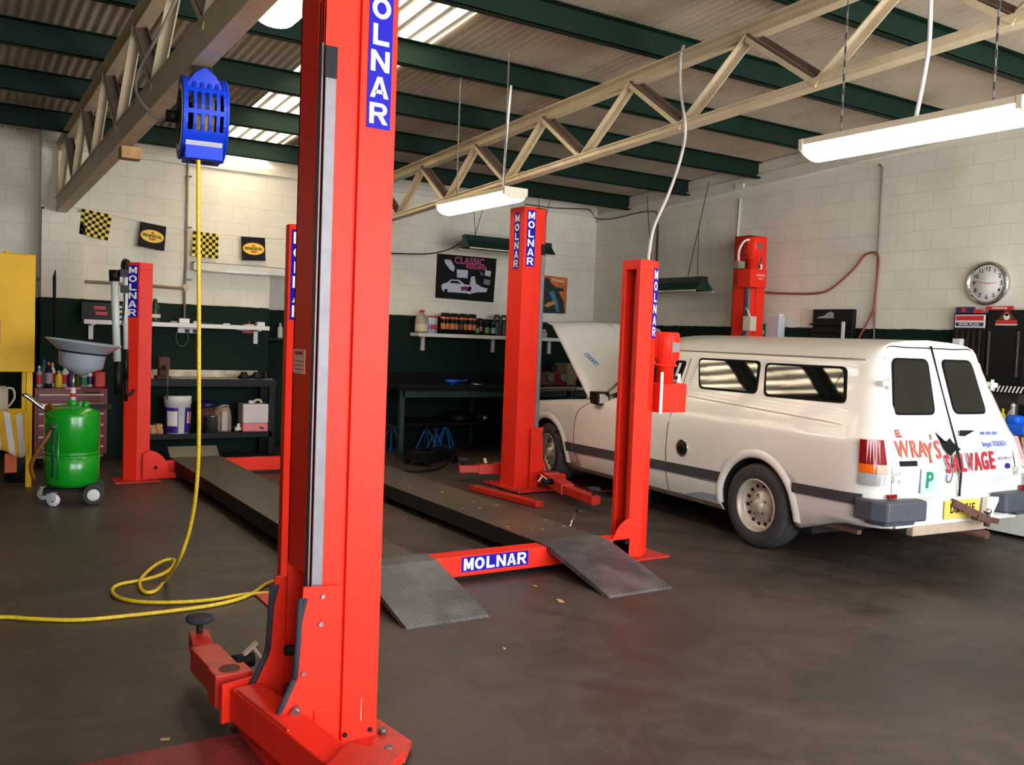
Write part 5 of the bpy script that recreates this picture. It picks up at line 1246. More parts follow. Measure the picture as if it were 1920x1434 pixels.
# two white tube work lamps leaning on the rear left post
def tubelamp(x0, y0, x1, y1, Y, label, r=.034):
    a = BW(x0, y0, Y); b = BW(x1, y1, Y); t = thing('tube_work_lamp', label, 'work lamp', b, 0)
    d = a-b; w = MB(); w.cyl(d*.26, d*.93, r, mat('white_tube', S(206,216,210), .3), seg=16); w.build('tube', t)
    w = MB(); w.cyl(d*.91, d, r*1.35, BLK, seg=16); w.build('end_cap', t); w = MB(); w.cyl(d*.0, d*.27, r*1.1, BLK, seg=16); w.build('handle', t); return t
tubelamp(214, 506, 222, 740, 9.25, 'fatter white tube work lamp with black ends leaning left of the rear red post', .035)
tubelamp(235, 490, 236, 715, 9.28, 'slimmer white tube work lamp touching the rear left red post', .022)
t = thing('spring_clamp', 'black cable and clips hanging off the rear left red post', 'clamp', BW(232, 490, 9.3)); o = t.location
w = MB(); w.tube([BW(230,512,9.28)-o, BW(229,495,9.28)-o, BW(234,487,9.28)-o, BW(243,491,9.28)-o], .012, BLK, 8, smoothn=4)
for (x, y) in ((232,512),(234,542)): w.cbox(BW(x, y, 9.22)-o, (.07,.05,.07), BLK)
w.tube([BW(234,550,9.2)-o, BW(232,590,9.2)-o, BW(226,615,9.2)-o], .006, BLK, 6, smoothn=3); w.build('clip', t)
w = MB(); w.tube([BW(236,712,9.25), BW(237,735,9.25), BW(236,752,9.25)], .018, BLK, 8); w.tube([BW(235,738,9.24), BW(244,740,9.24), BW(251,730,9.24)], .014, BLK, 8, smoothn=3); tag(w.build('hook_handle'), 'black hooked handle at the lower end of the slim white tube', 'hook')
# ------------------------------------------------------------------ right back shelf with oils
z2 = 1.56
t = thing('wall_shelf', 'grey white wall shelf crowded with oils and sprays left of the rear red column', 'shelf', (6.7, 11.1, z2)); w = MB(); w.box(5.42-6.7, 8.0-6.7, -.17, .1, -.05, 0, WHTP); w.build('board', t, bevel=.004)
for x in (5.60, 6.72, 7.7):
    w = MB(); w.box(x-6.7-.025, x-6.7+.025, .06, .095, -.24, -.05, WHTP); w.build('bracket', t)
def shelfx(px_): return BW(px_, 625, 11.0).x
# big jug
t = thing('jug', 'tall milky jug with a red cap at the left end of the oil shelf', 'jug', (shelfx(790), 11.0, z2)); w = MB(); w.lathe([(0,0),(.085,0),(.09,.02),(.09,.17),(.075,.22),(.03,.26),(.03,.28),(0,.28)], (0,0,0), CLEARP, 22); w.build('body', t); w = MB(); w.cyl((.0,0,.275),(.0,0,.305),.034,REDB); w.build('cap', t); w = MB(); w.lathe([(.091,.02),(.092,.03),(.092,.11),(.091,.12)], (0,0,0), CREAMP, 22); w.build('fluid_level', t)
for k, (x, lab) in enumerate(((804,'slim white and purple spray can with a red cap beside the milky jug'),(811,'red and white spray can with a red cap, second from the milky jug'),(817,'red banded spray can with a red cap just left of the tall black cans'))):
    bottle('spray_can', lab, 'spray can', (shelfx(x), 10.98+.02*k, z2), .03, .235, [WHTP, WHTP, GRYP][k], REDB, [mat('lilac_print', S(130,110,190), .4), REDPR, REDPR][k], shape='can', group='red capped spray cans on the oil shelf')
CANP = mat('flame_wrapper', S(196,112,48), .4, var=.35, vscale=8)
for k in range(8):
    x = 829+8.3*k
    lab = 'tall black spray can with orange flame wrapper, %s in its row' % ['first from the left', 'second from the left', 'third from the left', 'fourth from the left', 'fifth from the left', 'sixth from the left', 'seventh from the left', 'last on the right'][k]
    t = bottle('spray_can', lab, 'spray can', (shelfx(x), 10.97+.03*(k % 2), z2), .041, .285, BLK, BLK, CANP if k not in (4,) else BROWN, shape='can', group='tall black cans on the oil shelf')
    w = MB(); w.lathe([(.0425,.20),(.043,.205),(.043,.225),(.0425,.23)], (0,0,0), mat('orange_band', S(206,84,48), .4), 20); w.build('band', t)
bottle('oil_bottle', 'small black bottle with a green wrapper right of the tall cans', 'bottle', (shelfx(893), 10.98, z2), .035, .17, BLK, BLK, mat('leaf_green', S(70,130,60), .4)); bottle('spray_can', 'black spray can with a red and blue wrapper between the small black bottles', 'spray can', (shelfx(900), 11.0, z2), .034, .235, BLK, BLK, mat('magenta_print', S(190,80,110), .4, var=.3, vscale=10), shape='can')
bottle('oil_bottle', 'small black bottle with a green wrapper next to the blue topped ones', 'bottle', (shelfx(911), 10.98, z2), .04, .19, BLK, BLK, mat('leaf_green', S(70,130,60))); bottle('oil_bottle', 'small dark bottle with a light blue cap on the oil shelf', 'bottle', (shelfx(916), 11.04, z2), .03, .20, BLK, TEALPR); bottle('oil_bottle', 'small grey bottle with a light blue wrapper on the oil shelf', 'bottle', (shelfx(922), 10.97, z2), .036, .185, BLK, TEALPR, GRYP)
DG = mat('charcoal_plastic', S(48,48,50), .45)
for k, (x, lab) in enumerate(((931,'charcoal oil container with a loop handle, left of the two by the red column'),(944,'charcoal oil container with a loop handle, right of the two by the red column'))):
    t = thing('oil_container', lab, 'container', (shelfx(x), 11.0, z2), 0, 'charcoal oil containers on the shelf'); w = MB(); w.box(-.055,.055,-.07,.07,0,.2,DG); w.build('body', t, bevel=.02); w = MB(); w.tube([(-.04,0,.19),(-.035,0,.27),(.035,0,.275),(.045,0,.19)], .018, DG, 8, smoothn=4); w.build('handle', t); w = MB(); w.cyl((-.02,-.0,.26),(-.02,0,.3),.02,DG); w.build('cap', t)
bottle('bottle', 'pale bottle on the shelf glimpsed between the red column and the raised bonnet', 'bottle', (shelfx(1020), 11.0, z2), .05, .12, GRYP, WHTP)

# posters
def poster(pts, label, Y=11.19):
    P4 = [BW(x, y, Y) for x, y in pts]; c = sum(P4, V((0,0,0)))/4; t = thing('poster', label, 'poster', c)
    f = lambda u, v, o=0: (P4[0]*(1-u)*(1-v)+P4[1]*u*(1-v)+P4[2]*u*v+P4[3]*(1-u)*v)-c+V((0,-o,0))
    return t, f
def pq(w, f, pts, m, o=.003):
    w.faces([f(u, v, o) for u, v in pts], [tuple(range(len(pts)))], m)
t, f = poster([(820,475),(931,485),(925,567),(816,558)], 'black poster of a white coupe above the oil shelf')
w = MB(); q = [f(0,0),f(1,0),f(1,1),f(0,1)]; w.faces(q+[p+V((0,-.003,0)) for p in q], [(0,1,2,3),(7,6,5,4),(0,4,5,1),(1,5,6,2),(2,6,7,3),(3,7,4,0)], BLKP); sh = w.build('sheet', t)
w = MB(); SV = SILV
pq(w, f, [(.10,.80),(.09,.70),(.13,.66),(.19,.63),(.24,.56),(.38,.55),(.47,.64),(.58,.66),(.60,.72),(.58,.84),(.14,.85)], mat('poster_white', S(196,200,214), .5), .004)
pq(w, f, [(.22,.64),(.25,.585),(.36,.58),(.42,.64)], BLKP, .005); pq(w, f, [(.14,.80),(.17,.775),(.20,.80),(.19,.85),(.15,.85)], BLKP, .005)
pq(w, f, [(.12,.12),(.22,.12),(.30,.28),(.28,.38),(.22,.34),(.13,.2)], SV, .004); pq(w, f, [(.33,.32),(.52,.32),(.52,.50),(.34,.50)], SV, .004)
pq(w, f, [(.58,.46),(.64,.44),(.67,.6),(.75,.66),(.88,.70),(.86,.78),(.70,.80),(.56,.86),(.50,.82),(.56,.66)], SV, .004); pq(w, f, [(.82,.28),(.92,.30),(.91,.42),(.81,.40)], SV, .0045); pq(w, f, [(.81,.48),(.92,.5),(.91,.62),(.80,.6)], mat('poster_grey', S(110,110,124), .5, var=.4, vscale=40), .0045); pq(w, f, [(.71,.30),(.79,.38),(.76,.42)], mat('poster_grey', S(110,110,124)), .0045)
pq(w, f, [(.40,.72),(.50,.68),(.55,.70),(.54,.76),(.44,.80)], mat('poster_maroon', S(96,40,60), .5), .0055)
r = (f(1,0)-f(0,0)).normalized(); up = V((0,0,1))
w.text('CLASSIC', f(.54,.12,.004), r, up, .13, PINKPR, .001, bold=.02, sx=1.0); w.text('Rebuilds', f(.66,.23,.004), r, up, .10, PINKPR, .001, bold=.01); w.bm.normal_update(); w.build('print', sh, fix=False)
t, f = poster([(1013,515),(1064,521),(1061,585),(1008,583)], 'orange motorcycle poster partly hidden by the raised bonnet')
w = MB(); q = [f(0,0),f(1,0),f(1,1.05),f(0,1.05)]; w.faces(q+[p+V((0,-.003,0)) for p in q], [(0,1,2,3),(7,6,5,4),(0,4,5,1),(1,5,6,2),(2,6,7,3),(3,7,4,0)], ORGPR); sh = w.build('sheet', t)
w = MB(); DT = mat('poster_dark', S(30,36,40), .5, var=.5, vscale=30)
pq(w, f, [(.0,.1),(.3,.05),(.4,.2),(.6,.3),(.85,.32),(.9,.4),(.7,.42),(.9,.7),(.95,1.05),(0,1.05)], DT, .004); pq(w, f, [(.35,.45),(.5,.4),(.7,.75),(.75,1.0),(.65,1.0),(.5,.7)], TEALPR, .005); pq(w, f, [(.2,.85),(.35,.74),(.6,.70),(.58,.78),(.35,.88)], ORG if False else mat('poster_gold', S(196,140,50), .5), .0055); pq(w, f, [(.4,.06),(.9,.1),(.88,.16),(.42,.12)], mat('poster_buff', S(220,170,130), .5), .005); w.build('print', sh)

# radiant heaters / trough reflectors
def heater(c, L, label, rz, chains, name='trough_light'):
    t = thing(name, label, 'light fixture', c, rz)
    w = MB(); pr = [(-.045,.17),(.045,.17),(.06,.10),(.155,0),(.145,0),(.05,.09),(-.05,.09),(-.145,0),(-.155,0),(-.06,.10)]
    w.prism(pr, -L/2, L/2, GRNR, 'x'); w.prism([(-.045,.17),(.045,.17),(.06,.10),(.155,0),(-.155,0),(-.06,.10)], -L/2-.004, -L/2, GRNR, 'x'); w.prism([(-.045,.17),(.045,.17),(.06,.10),(.155,0),(-.155,0),(-.06,.10)], L/2, L/2+.004, GRNR, 'x'); w.build('reflector', t)
    w = MB()
    for y in (-.152, .152): w.box(-L/2, L/2, y-.012, y+.012, -.018, .0, CREAMP)
    w.build('edge_strip', t)
    w = MB(); w.cyl((-L/2+.05, 0, .04), (L/2-.05, 0, .04), .013, WHTP); w.build('tube', t)
    for s, tops in chains:
        for tp in tops:
            w = MB(); w.cyl((s*L*.38, 0, .17), (s*L*.38+tp, 0, .17+.62), .004, BLKM, seg=6); w.build('hanging_wire', t)
    return t
heater((6.5, 10.5, 2.70), 1.36, 'dark green trough reflector above the black poster', 0, [(-1, (-.06, .17)), (1, (-.05, .15))])
heater((7.95, 8.75, 2.215), 1.05, 'dark green trough reflector in front of the right wall', PI/2+PI, [(1, (-.02,)), (-1, (.02,))])
w = MB(); w.cyl(RW(1290, 517, 7.95), RW(1329, 342, 8.3), .005, BLKM, seg=6); tag(w.build('hanging_wire'), 'long dark wire rising right from the right wall trough reflector', 'wire')
w = MB(); w.cyl(RW(1222, 500, 7.95), RW(1213, 368, 8.3), .005, BLKM, seg=6); tag(w.build('hanging_wire'), 'dark wire above the front right hoist post', 'wire')
w = MB(); w.tube([BW(700, 474, 11.0), BW(740, 475, 11.0), BW(800, 476, 10.9), BW(840, 468, 10.8), BW(870, 452, 10.6)], .008, BLKM, 6, smoothn=4); tag(w.build('slack_cord'), 'dark slack cord running to the trough reflector above the poster', 'cord')
w = MB(); w.tube([BW(985, 383, 11.15), BW(1040, 390, 11.15), BW(1098, 392, 11.15), BW(1108, 396, 11.15), BW(1118, 409, 11.15), RW(1135, 411, 8.48), RW(1160, 408, 8.48), RW(1200, 398, 8.48), RW(1228, 397, 8.48), RW(1232, 403, 8.48), RW(1233, 440, 8.48), RW(1232, 500, 8.48)], .008, BROWN, 6, smoothn=3); tag(w.build('wall_cable'), 'brown cable running around the room corner above the van nose', 'cable')
w = MB(); w.tube([RW(1234, 420, 8.49), RW(1232, 470, 8.49), RW(1230, 560, 8.49)], .016, CONDT, 8); tag(w.build('electrical_conduit'), 'grey conduit on the right wall behind the front right hoist post', 'conduit')
w = MB(); w.tube([RW(1649, 308, 8.50), RW(1655, 314, 8.50), RW(1654, 330, 8.50), RW(1646, 480, 8.50), RW(1638, 640, 8.50)], .009, CONDT, 8); tag(w.build('electrical_conduit'), 'thin conduit down the right wall above the van windows', 'conduit')
w = MB(); w.tube([RW(1388, 372, 8.505), RW(1383, 440, 8.505), RW(1381, 470, 8.505)], .012, WHTM, 8); w.cbox(RW(1388,349,8.49), (.04,.14,.05), WHTM); tag(w.build('wall_conduit'), 'white painted conduit above the wall side red column', 'conduit')

# ------------------------------------------------------------------ dark bench at the back, blue funnel, jack stands
t = thing('work_bench', 'long dark green work bench in the gloom behind the drive-on hoist', 'work bench', (6.0, 10.6, 0)); BB = mat('bench_dark', S(14,18,17), .8, spec=.15, var=.15)
w = MB(); w.box(-1.25, 1.9, -.55, .55, .84, .89, BB); w.box(-1.25, 1.9, .5, .55, .89, 1.02, BB); w.build('top', t, bevel=.004)
w = MB(); w.box(-1.2, 1.9, -.3, .55, .38, .41, BB); w.build('lower_shelf', t)
BG = mat('bench_green', S(24,52,44), .5, var=.1)
for x in (-1.2, .35, 1.3):
    for y in (-.5, .5):
        w = MB(); w.box(x-.03, x+.03, y-.03, y+.03, 0, .84, BG); w.build('leg', t)
    w = MB(); w.box(x-.02, x+.02, -.5, .5, .36, .40, BG); w.build('rail', t)
w = MB(); w.box(-1.2,1.9,-.53,-.50,.76,.84,BG); w.build('rail', t)
c = BW(848, 714, 10.3)
t = thing('funnel', 'bright blue plastic funnel lying on the dark back bench', 'funnel', (c.x, 10.3, .89)); w = MB(); w.lathe([(.012,-.02),(.02,.02),(.085,.045),(.09,.07),(.085,.07),(.018,.03)], (0,0,.01), BLUP, 24, sx=1.0); w.build('cone', t); w = MB(); w.beam((.05,0,.06), (.22,0,.075), .03, .012, BLUP); w.build('handle', t)
c = BW(895, 708, 10.4); w = MB(); w.lathe([(0,0),(.07,0),(.085,.025),(.08,.025),(.065,.008),(0,.008)], (c.x, 10.4, .89), STEEL, 24); tag(w.build('tin_dish'), 'small shiny tin dish right of the blue funnel on the dark bench', 'dish')
for k, (x, m, lab) in enumerate(((1018, BROWN, 'dark reddish engine part on the back bench behind the red column'), (1042, REDDK, 'dark red engine part on the bench under the raised bonnet'))):
    c = BW(x, 705, 10.6); w = MB(); w.box(c.x-.11, c.x+.11, 10.5, 10.75, .89, 1.08, m); w.cyl((c.x-.05,10.6,1.08),(c.x-.05,10.6,1.18),.05,BLKM); w.cyl((c.x+.05,10.45,1.0),(c.x+.05,10.55,1.0),.06,STEELD); tag(w.build('engine_part', bevel=.012), lab, 'engine part')
c = BW(1064, 700, 10.7); w = MB(); w.box(c.x-.08, c.x+.08, 10.6, 10.9, .89, 1.2, mat('kraft_carton', S(120,104,78), .8)); tag(w.build('carton', bevel=.004), 'upright brown carton on the back bench beside the bonnet edge', 'box')
for k, (x, m, lab) in enumerate(((905, BLKM, 'dark coiled part on the lower shelf of the dark bench'), (862, BLKM, 'low dark part at the left of the lower bench shelf'))):
    c = BW(x, 800, 10.5); w = MB(); w.lathe([(0,0),(.16,0),(.18,.05),(.14,.10),(.05,.12),(0,.12)], (c.x, 10.55, .41), m, 22); tag(w.build('greasy_part'), lab, 'car part')
c = BW(913, 783, 10.3); w = MB(); w.cyl((c.x-.05,10.35,.46),(c.x+.06,10.35,.46),.045,STEEL,r2=.03); tag(w.build('metal_canister'), 'small bright metal canister near the van bumper on the bench shelf', 'canister')
def stand(p, label, h, m, rz=0, group='blue jack stands under the dark bench'):
    t = thing('jack_stand', label, 'jack stand', p, rz, group)
    w = MB()
    for a, b in ((-1,-1),(1,-1),(1,1),(-1,1)): w.beam((a*.10, b*.10, .0), (a*.022, b*.022, h*.72), .022, .02, m)
    for a, b, c_, d in ((-1,-1,1,-1),(1,-1,1,1),(1,1,-1,1),(-1,1,-1,-1)): w.beam((a*.098,b*.098,.01),(c_*.098,d*.098,.01), .02, .015, m)
    w.box(-.03,.03,-.03,.03,h*.66,h*.78,m); w.build('frame', t)
    w = MB(); w.box(-.012,.012,-.012,.012,h*.7,h,STEELD); w.prism([(-.035,h+.02),(-.035,h-.01),(.035,h-.01),(.035,h+.02),(.015,h),(-.015,h)], -.02, .02, m); w.build('saddle', t)
    return t
def fl2(x, y): p = FL(x, y); return (p.x, p.y, 0)
stand(fl2(733, 843), 'blue jack stand beside the near red column edge, left of the bench leg', .40, BLUJ, .3)
stand(fl2(799, 841), 'blue jack stand with a pale saddle, left one of the trio under the dark bench', .34, BLUJ, .5)
stand(fl2(816, 850), 'dull blue jack stand in the middle of the trio under the dark bench', .32, BLUJ, .1)
stand(fl2(834, 838), 'brightest blue jack stand, right one of the trio under the dark bench', .36, mat('jack_stand_bright_blue', S(18,110,180), .4), .8)
p = FL(808, 868); t = thing('trolley_jack', 'dark trolley jack on the floor in front of the jack stands', 'trolley jack', (p.x, p.y, 0), .4); w = MB(); w.box(-.3,.3,-.14,-.10,.05,.16,BLKM); w.box(-.3,.3,.10,.14,.05,.16,BLKM); w.box(-.3,-.1,-.1,.1,.05,.15,BLKM); w.beam((-.1,0,.12),(.25,0,.15),.08,.04,BLKM); w.cyl((.25,0,.15),(.25,0,.19),.05,BLKM); w.build('chassis', t, bevel=.006)
for x in (-.25,.25):
    for s in (-1,1):
        w = MB(); w.cyl((x,s*.145,.05),(x,s*.175,.05),.05,BLKM); w.build('wheel', t)
w = MB(); w.tube([FL(722,872,.05), FL(735,878,.02), FL(755,882,.015), FL(790,883,.015), FL(822,878,.015), FL(838,868,.015)], .012, BLKM, 8, smoothn=4); tag(w.build('air_hose'), 'black air hose lying on the floor before the trolley jack', 'hose')

# alcove shelf with a white spray bottle
t = thing('alcove_shelf', 'dark shelf inside the alcove left of the front left red post', 'shelf', (4.0, 11.75, 1.42)); w = MB(); w.box(-.5,.6,-.2,.18,-.03,0,BLKM); w.build('board', t)
c = BW(524, 632, 11.7); bottle('spray_bottle', 'white spray bottle on the dark alcove shelf', 'bottle', (c.x, 11.68, 1.42), .035, .2, WHTP, WHTP)

# ------------------------------------------------------------------ right wall: clock, boards, racks
c = RW(1851, 531, 8.49)
t = thing('wall_clock', 'round chrome wall clock reading quarter to three on the right wall', 'clock', (8.515, c.y, c.z)); R0 = .21
w = MB(); w.lathe([(0,0),(R0,0),(R0,.03),(R0-.01,.045),(R0-.028,.045),(R0-.032,.02),(0,.02)], (0,0,0), CHROME, 48, axis=V((-1,0,0))); w.build('rim', t)
w = MB(); w.lathe([(0,.018),(R0-.03,.02),(R0-.03,.022),(0,.022)], (0,0,0), WHT, 40, axis=V((-1,0,0))); w.build('face', t)
w = MB()
for h in range(1, 13):
    a = 2*PI*h/12; w.text(str(h), (-.0235, -sin(a)*.135, cos(a)*.135), (0,-1,0), (0,0,1), .056, BLKP, .001, bold=.008)
w.build('numerals', t, fix=False)
def hand(a, L, wd, m):
    w = MB(); d = V((0, -sin(a), cos(a))); w.beam(V((-.027,0,0))-d*.02, V((-.027,0,0))+d*L, .003, wd, m, up=V((1,0,0))); return w.build('hand', t)
hand(rad(88), .095, .007, REDPR); hand(rad(282), .14, .006, REDPR)
# black rack with grey emblem
a = RW(1525, 580, 8.45); b = RW(1597, 632, 8.45)
t = thing('tool_rack', 'black rack with a pale grey emblem above the van roof', 'rack', (8.45, (a.y+b.y)/2, a.z-.5)); H2 = abs(a.y-b.y)/2
w = MB(); w.box(0, .06, -H2, H2, 0, .5, BLK); w.build('back_board', t, bevel=.004)
for z in (.08,.16,.24,.32):
    w = MB(); w.box(-.06, 0, -H2+.02, H2-.01, z, z+.02, BLK); w.build('shelf', t)
w = MB(); w.box(-.075, -.06, -H2+.05, -H2+.085, 0, .36, WHTP); w.build('white_strip', t)
w = MB(); w.faces([V((-.003, y, z)) for y, z in ((H2-.05,.40),(H2-.1,.42),(H2-.15,.425),(H2-.2,.46),(H2-.25,.475),(H2-.29,.455),(H2-.29,.40))], [tuple(range(7))], mat('emblem_grey', S(150,152,158), .5)); w.build('emblem', t)
# first aid cabinet with green sign
a = RW(1418, 590, 8.45); b = RW(1462, 632, 8.45)
t = thing('first_aid_cabinet', 'white wall cabinet with a green first aid sign beside the wall side red column', 'cabinet', (8.45, (a.y+b.y)/2, a.z-.42)); H2 = abs(a.y-b.y)/2+.02
w = MB(); w.box(-.05, .06, -H2, H2, 0, .4, mat('pale_enamel', S(190,198,208), .4)); w.build('cabinet', t, bevel=.008)
w = MB(); w.box(-.056, -.05, -.02, H2, .12, .31, GRNPR); w.text('FIRST AID', (-.0565, H2/2, .285), (0,-1,0), (0,0,1), .03, WHT, .001); w.box(-.058,-.056,H2*.5+.02,H2*.5+.08,.20,.22,WHT); w.box(-.058,-.056,H2*.5+.04,H2*.5+.06,.18,.24,WHT); w.cyl((-.056,H2*.15,.21),(-.058,H2*.15,.21),.03,WHT); w.cyl((-.058,H2*.15,.21),(-.06,H2*.15,.21),.015,REDPR); w.build('sign', t, fix=True)
w = MB(); w.cyl((-.05,-H2*.5,.13),(-.06,-H2*.5,.13),.02,BROWN); w.build('latch', t)
w = MB(); w.box(-.03,.05,-H2+.02,H2-.02,.4,.43,WHTP); w.box(-.031,-.03,H2*.3,H2-.04,.405,.425,REDPR); w.build('carton', t)
# red air line
pts = [RW(x, y, 8.49) for x, y in ((1425,548),(1470,550),(1530,550),(1560,540),(1600,505),(1620,480),(1636,473),(1646,478),(1648,492),(1645,520),(1641,560),(1637,585),(1625,607),(1610,634))]
w = MB(); w.tube(pts, .012, PIPE, 8, smoothn=4); tag(w.build('air_line'), 'red air line arching over the right wall behind the van roof', 'pipe')
# parts display boards
a = RW(1790, 577, 8.42); b = RW(1853, 700, 8.42)
BY0, BY1 = a.y, RW(1851, 577, 8.42).y
t = thing('display_board', 'tall dark display board with a red and white header right of the van roof', 'display board', (8.42, (BY0+BY1)/2, 1.35)); h = abs(BY0-BY1)/2
w = MB(); w.box(0, .08, -h, h, 0, .60, BLK); w.build('back_board', t, bevel=.003)
w = MB(); w.box(-.012, 0, -h+.01, h-.02, .46, .585, WHTP); w.box(-.014,-.012,-h+.02,h-.03,.53,.575,REDPR); w.box(-.014,-.012,-h+.02,h-.03,.475,.51,mat('header_navy', S(40,44,80), .5)); w.text('CHAMPION', (-.0145, -.03, .552), (0,-1,0), (0,0,1), .045, WHT, .001, bold=.02) if False else None
w.text('SPARK PLUGS', (-.0145, 0, .492), (0,-1,0), (0,0,1), .034, WHT, .001, bold=.01); w.build('header', t)
w = MB(); w.box(-.01, 0.02, h-.2, h-.02, .6, .66, mat('header_navy', S(40,44,80))); w.box(-.012,-.01,h-.12,h-.08,.61,.65,REDPR); w.box(-.008,0.02,-h+.05,h-.2,.6,.635,REDPR); w.build('top_stickers', t)
for k in range(5):
    w = MB(); y = -h+.05+(2*h-.1)*k/4; w.box(-.02, 0, y-.004, y+.004, .02, .44, mat('dull_maroon', S(50,28,30), .5)); w.build('hanging_strip', t)
for (px__, z_, m, lab) in ((1797, .30, WHTP, 'stack of white cartons clipped to the left edge of the dark display board'),):
    w = MB(); y0 = RW(1797, 640, 8.38).y; w.box(8.34, 8.42, y0-.035, y0+.035, 1.55, 1.70, m); tag(w.build('carton'), lab, 'box')
CY0, CY1 = RW(1853, 580, 8.42).y, RW(1926, 580, 8.42).y
t = thing('display_board', 'wide black parts cabinet with a red triangle sign at the right edge under the clock', 'display board', (8.42, (CY0+CY1)/2, 1.28)); h = abs(CY0-CY1)/2
w = MB(); w.box(0, .08, -h, h, 0, .70, BLK); w.build('back_board', t, bevel=.003)
w = MB(); w.faces([V((-.002, y, z)) for y, z in ((.12,.56),(-.12,.56),(-.02,.70),(.02,.70))], [(0,1,2,3)], BROWN); w.box(-.005,-.003,-.1,.1,.575,.605,REDPR); w.box(-.005,-.003,-.1,.1,.555,.57,CREAMP); w.cyl((-.003,0,.635),(-.006,0,.635),.03,WHTP); w.cyl((-.003,0,.66),(-.006,0,.66),.018,ORG); w.build('triangle_sign', t)
w = MB(); w.box(-.01,.0,-.06,.2,.70,.735,REDPR); w.text('WARNING', (-.0105,.07,.717), (0,-1,0), (0,0,1), .03, WHT, .001); w.build('red_strip', t)
for y in (-h+.06, h-.03):
    w = MB(); w.box(-.012, 0, y-.006, y+.006, .08, .50, STEELD); w.build('door_edge', t)
# wiper / belt rack and clutter beside the van tail
def rw2(x, y, X): p = RW(x, y, X); return p
p = rw2(1895, 730, 8.2)
t = thing('striped_board', 'black and white diagonally striped strip over the parts rack at the right edge', 'strip', (8.2, p.y, p.z-.03)); w = MB(); w.box(0,.02,-.3,.22,0,.06,BLKP); w.build('board', t)
w = MB()
for k in range(9): y = .2-.035*k; w.faces([V((-.002,y,0)),V((-.002,y-.015,0)),V((-.002,y-.04,.06)),V((-.002,y-.025,.06))], [(0,1,2,3)], WHT)
w.build('stripes', t)
RK = mat('rack_dark', S(40,38,34), .7, var=.5, vscale=12)
t = thing('parts_rack', 'cluttered dark parts rack between the van tail and the right wall', 'rack', (8.35, 5.12, 0)); 
w = MB(); w.box(.0,.15,-.6,.6,0,1.2,RK); w.box(-.35,.0,-.6,.6,.83,.86,RK); w.box(-.35,0,-.6,.6,.4,.43,RK); w.build('frame', t)
random.seed(3)
for k in range(12):
    w = MB(); y = -.45+.07*k; z = 1.0+.03*(k % 3); w.lathe([(.01,-.03),(.035,-.02),(.035,.02),(.01,.03)], (-.05, y, z), random.choice([BLKM, STEELD, BROWN, GRYP]), 12, axis=V((1,0,.3))); w.build('hanging_part', t)
def rightitem(fn, x, y, X): p = RW(x, y, X); return p
p = RW(1898, 785, 8.15); bottle('bottle', 'clear white bottle with a yellow base wrapper beside the van tail', 'bottle', (8.15, p.y, .86), .045, .27, WHTP, WHTP, YELL)
p = RW(1886, 780, 8.1); bottle('bottle', 'yellow squeeze bottle left of the clear bottle beside the van tail', 'bottle', (8.1, p.y+.03, .86), .03, .22, YELL, YELL)
p = RW(1878, 780, 8.2); bottle('bottle', 'green bottle peeping out beside the van tail', 'bottle', (8.25, p.y+.02, .86), .045, .20, mat('leaf_green', S(70,130,60)), BLK)
p = RW(1868, 765, 8.2); bottle('bottle', 'pale pink bottle touching the van tail outline', 'bottle', (8.2, p.y, .86), .035, .22, mat('sticker_pink', S(214,88,88)), WHTP)
p = RW(1917, 770, 8.0); w = MB(); w.box(7.98, 8.02, p.y-.25, p.y+.05, .86, 1.13, BLK); w.box(7.975,7.98,p.y+.03,p.y+.05,.86,1.13,STEELD); tag(w.build('screen_panel'), 'dark framed panel cut off by the right edge of the photo', 'panel')
p = RW(1905, 808, 7.9); w = MB(); w.cbox((7.95, p.y, .92), (.2,.22,.10), BLUP); w.cbox((7.93, p.y+.03, 1.0), (.14,.12,.08), BLUP); o = w.build('blue_rag', bevel=.03); tag(o, 'crumpled bright blue cloths on the white cabinet by the van tail', 'cloth')
a = FL(1880, 997); 
t = thing('white_cabinet', 'white cabinet with a timber top at the right edge behind the van tail', 'cabinet', (8.05, 4.0, 0)); 
w = MB(); w.box(-.28,.40,-.55,.42,0.03,.80,WHTM); w.build('carcass', t, bevel=.005); w = MB(); w.box(-.31,.40,-.57,.44,.80,.86,mat('pale_timber', S(196,186,150), .6)); w.build('top', t, bevel=.004); w = MB(); w.box(-.24,.38,-.5,.40,0,.03,BLK); w.build('plinth', t)

# small scraps on the floor
random.seed(11)
for k, (x, y, s) in enumerate(((1050,1126,.035),(1003,1098,.015),(310,1385,.02),(945,1215,.012))):
    p = FL(x, y, .003); w = MB(); w.cbox(p, (s*1.6, s, .004), CARD, Euler((.1,0,random.random()*3)).to_matrix()); tag(w.build('scrap'), ['tan leaf scrap on the floor between the two ramps', 'tiny pale scrap near the left ramp', 'tiny pale scrap on the floor left of the hoist arm', 'tiny speck on the floor in front of the left ramp'][k], 'scrap')
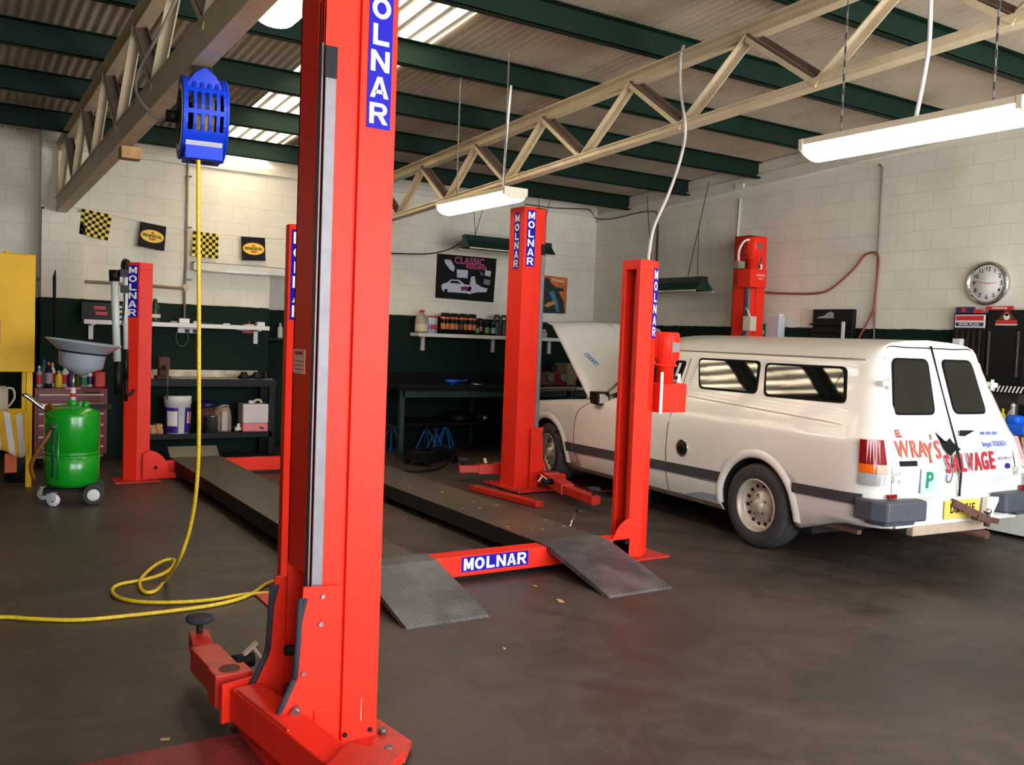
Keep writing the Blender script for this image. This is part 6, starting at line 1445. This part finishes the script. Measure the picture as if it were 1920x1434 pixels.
# ratchet bar hanging from the van side hoist arm
w = MB(); w.cyl(FL(1081, 958, .10), FL(1068, 987, .01), .008, CHROME); w.cyl(FL(1081, 958, .10), FL(1083, 952, .12), .012, BLK); tag(w.build('steel_rod'), 'short bright rod leaning under the swing arm by the van', 'rod')

# ------------------------------------------------------------------ light
sun = bpy.data.lights.new('sun', 'SUN'); so = bpy.data.objects.new('sun', sun); COL.objects.link(so); sun.energy = 46; sun.angle = rad(.6); sun.color = (1, .93, .82)
so.rotation_euler = (rad(12), rad(-42), 0)
def area(name, loc_, rot, sx, sy, e, col=(1,1,1)):
    l = bpy.data.lights.new(name, 'AREA'); l.shape = 'RECTANGLE'; l.size = sx; l.size_y = sy; l.energy = e; l.color = col
    o = bpy.data.objects.new(name, l); COL.objects.link(o); o.location = loc_; o.rotation_euler = rot; return o
area('doorway_daylight', ((DX0+DX1)/2, YF-.9, 2.0), (rad(62), 0, 0), DX1-DX0, 3.4, DOOR, (.93, .96, 1))
area('sunlit_apron_bounce', (6.6, -4.2, .06), (PI, 0, 0), 4.0, 3.4, APRON, (1, .95, .88))
world = bpy.data.worlds.new('world'); SC.world = world; world.use_nodes = True
N = world.node_tree.nodes; L = world.node_tree.links; bg = N['Background']
tc = N.new('ShaderNodeTexCoord'); sp = N.new('ShaderNodeSeparateXYZ'); L.new(tc.outputs['Generated'], sp.inputs[0])
r = N.new('ShaderNodeValToRGB'); e = r.color_ramp.elements; e[0].position = .46; e[0].color = (.55, .5, .44, 1); e[1].position = .54; e[1].color = (.7, .8, 1, 1)
mp = N.new('ShaderNodeMapRange'); mp.inputs['From Min'].default_value = -1; L.new(sp.outputs[2], mp.inputs['Value']); L.new(mp.outputs[0], r.inputs['Fac']); L.new(r.outputs[0], bg.inputs['Color']); bg.inputs['Strength'].default_value = 1.2
SC.view_settings.view_transform = 'Standard'; SC.view_settings.look = 'None'; SC.view_settings.gamma = 1; SC.view_settings.exposure = EXPO
SC.view_settings.use_curve_mapping = False
SC.cycles.max_bounces = 8
unflag()
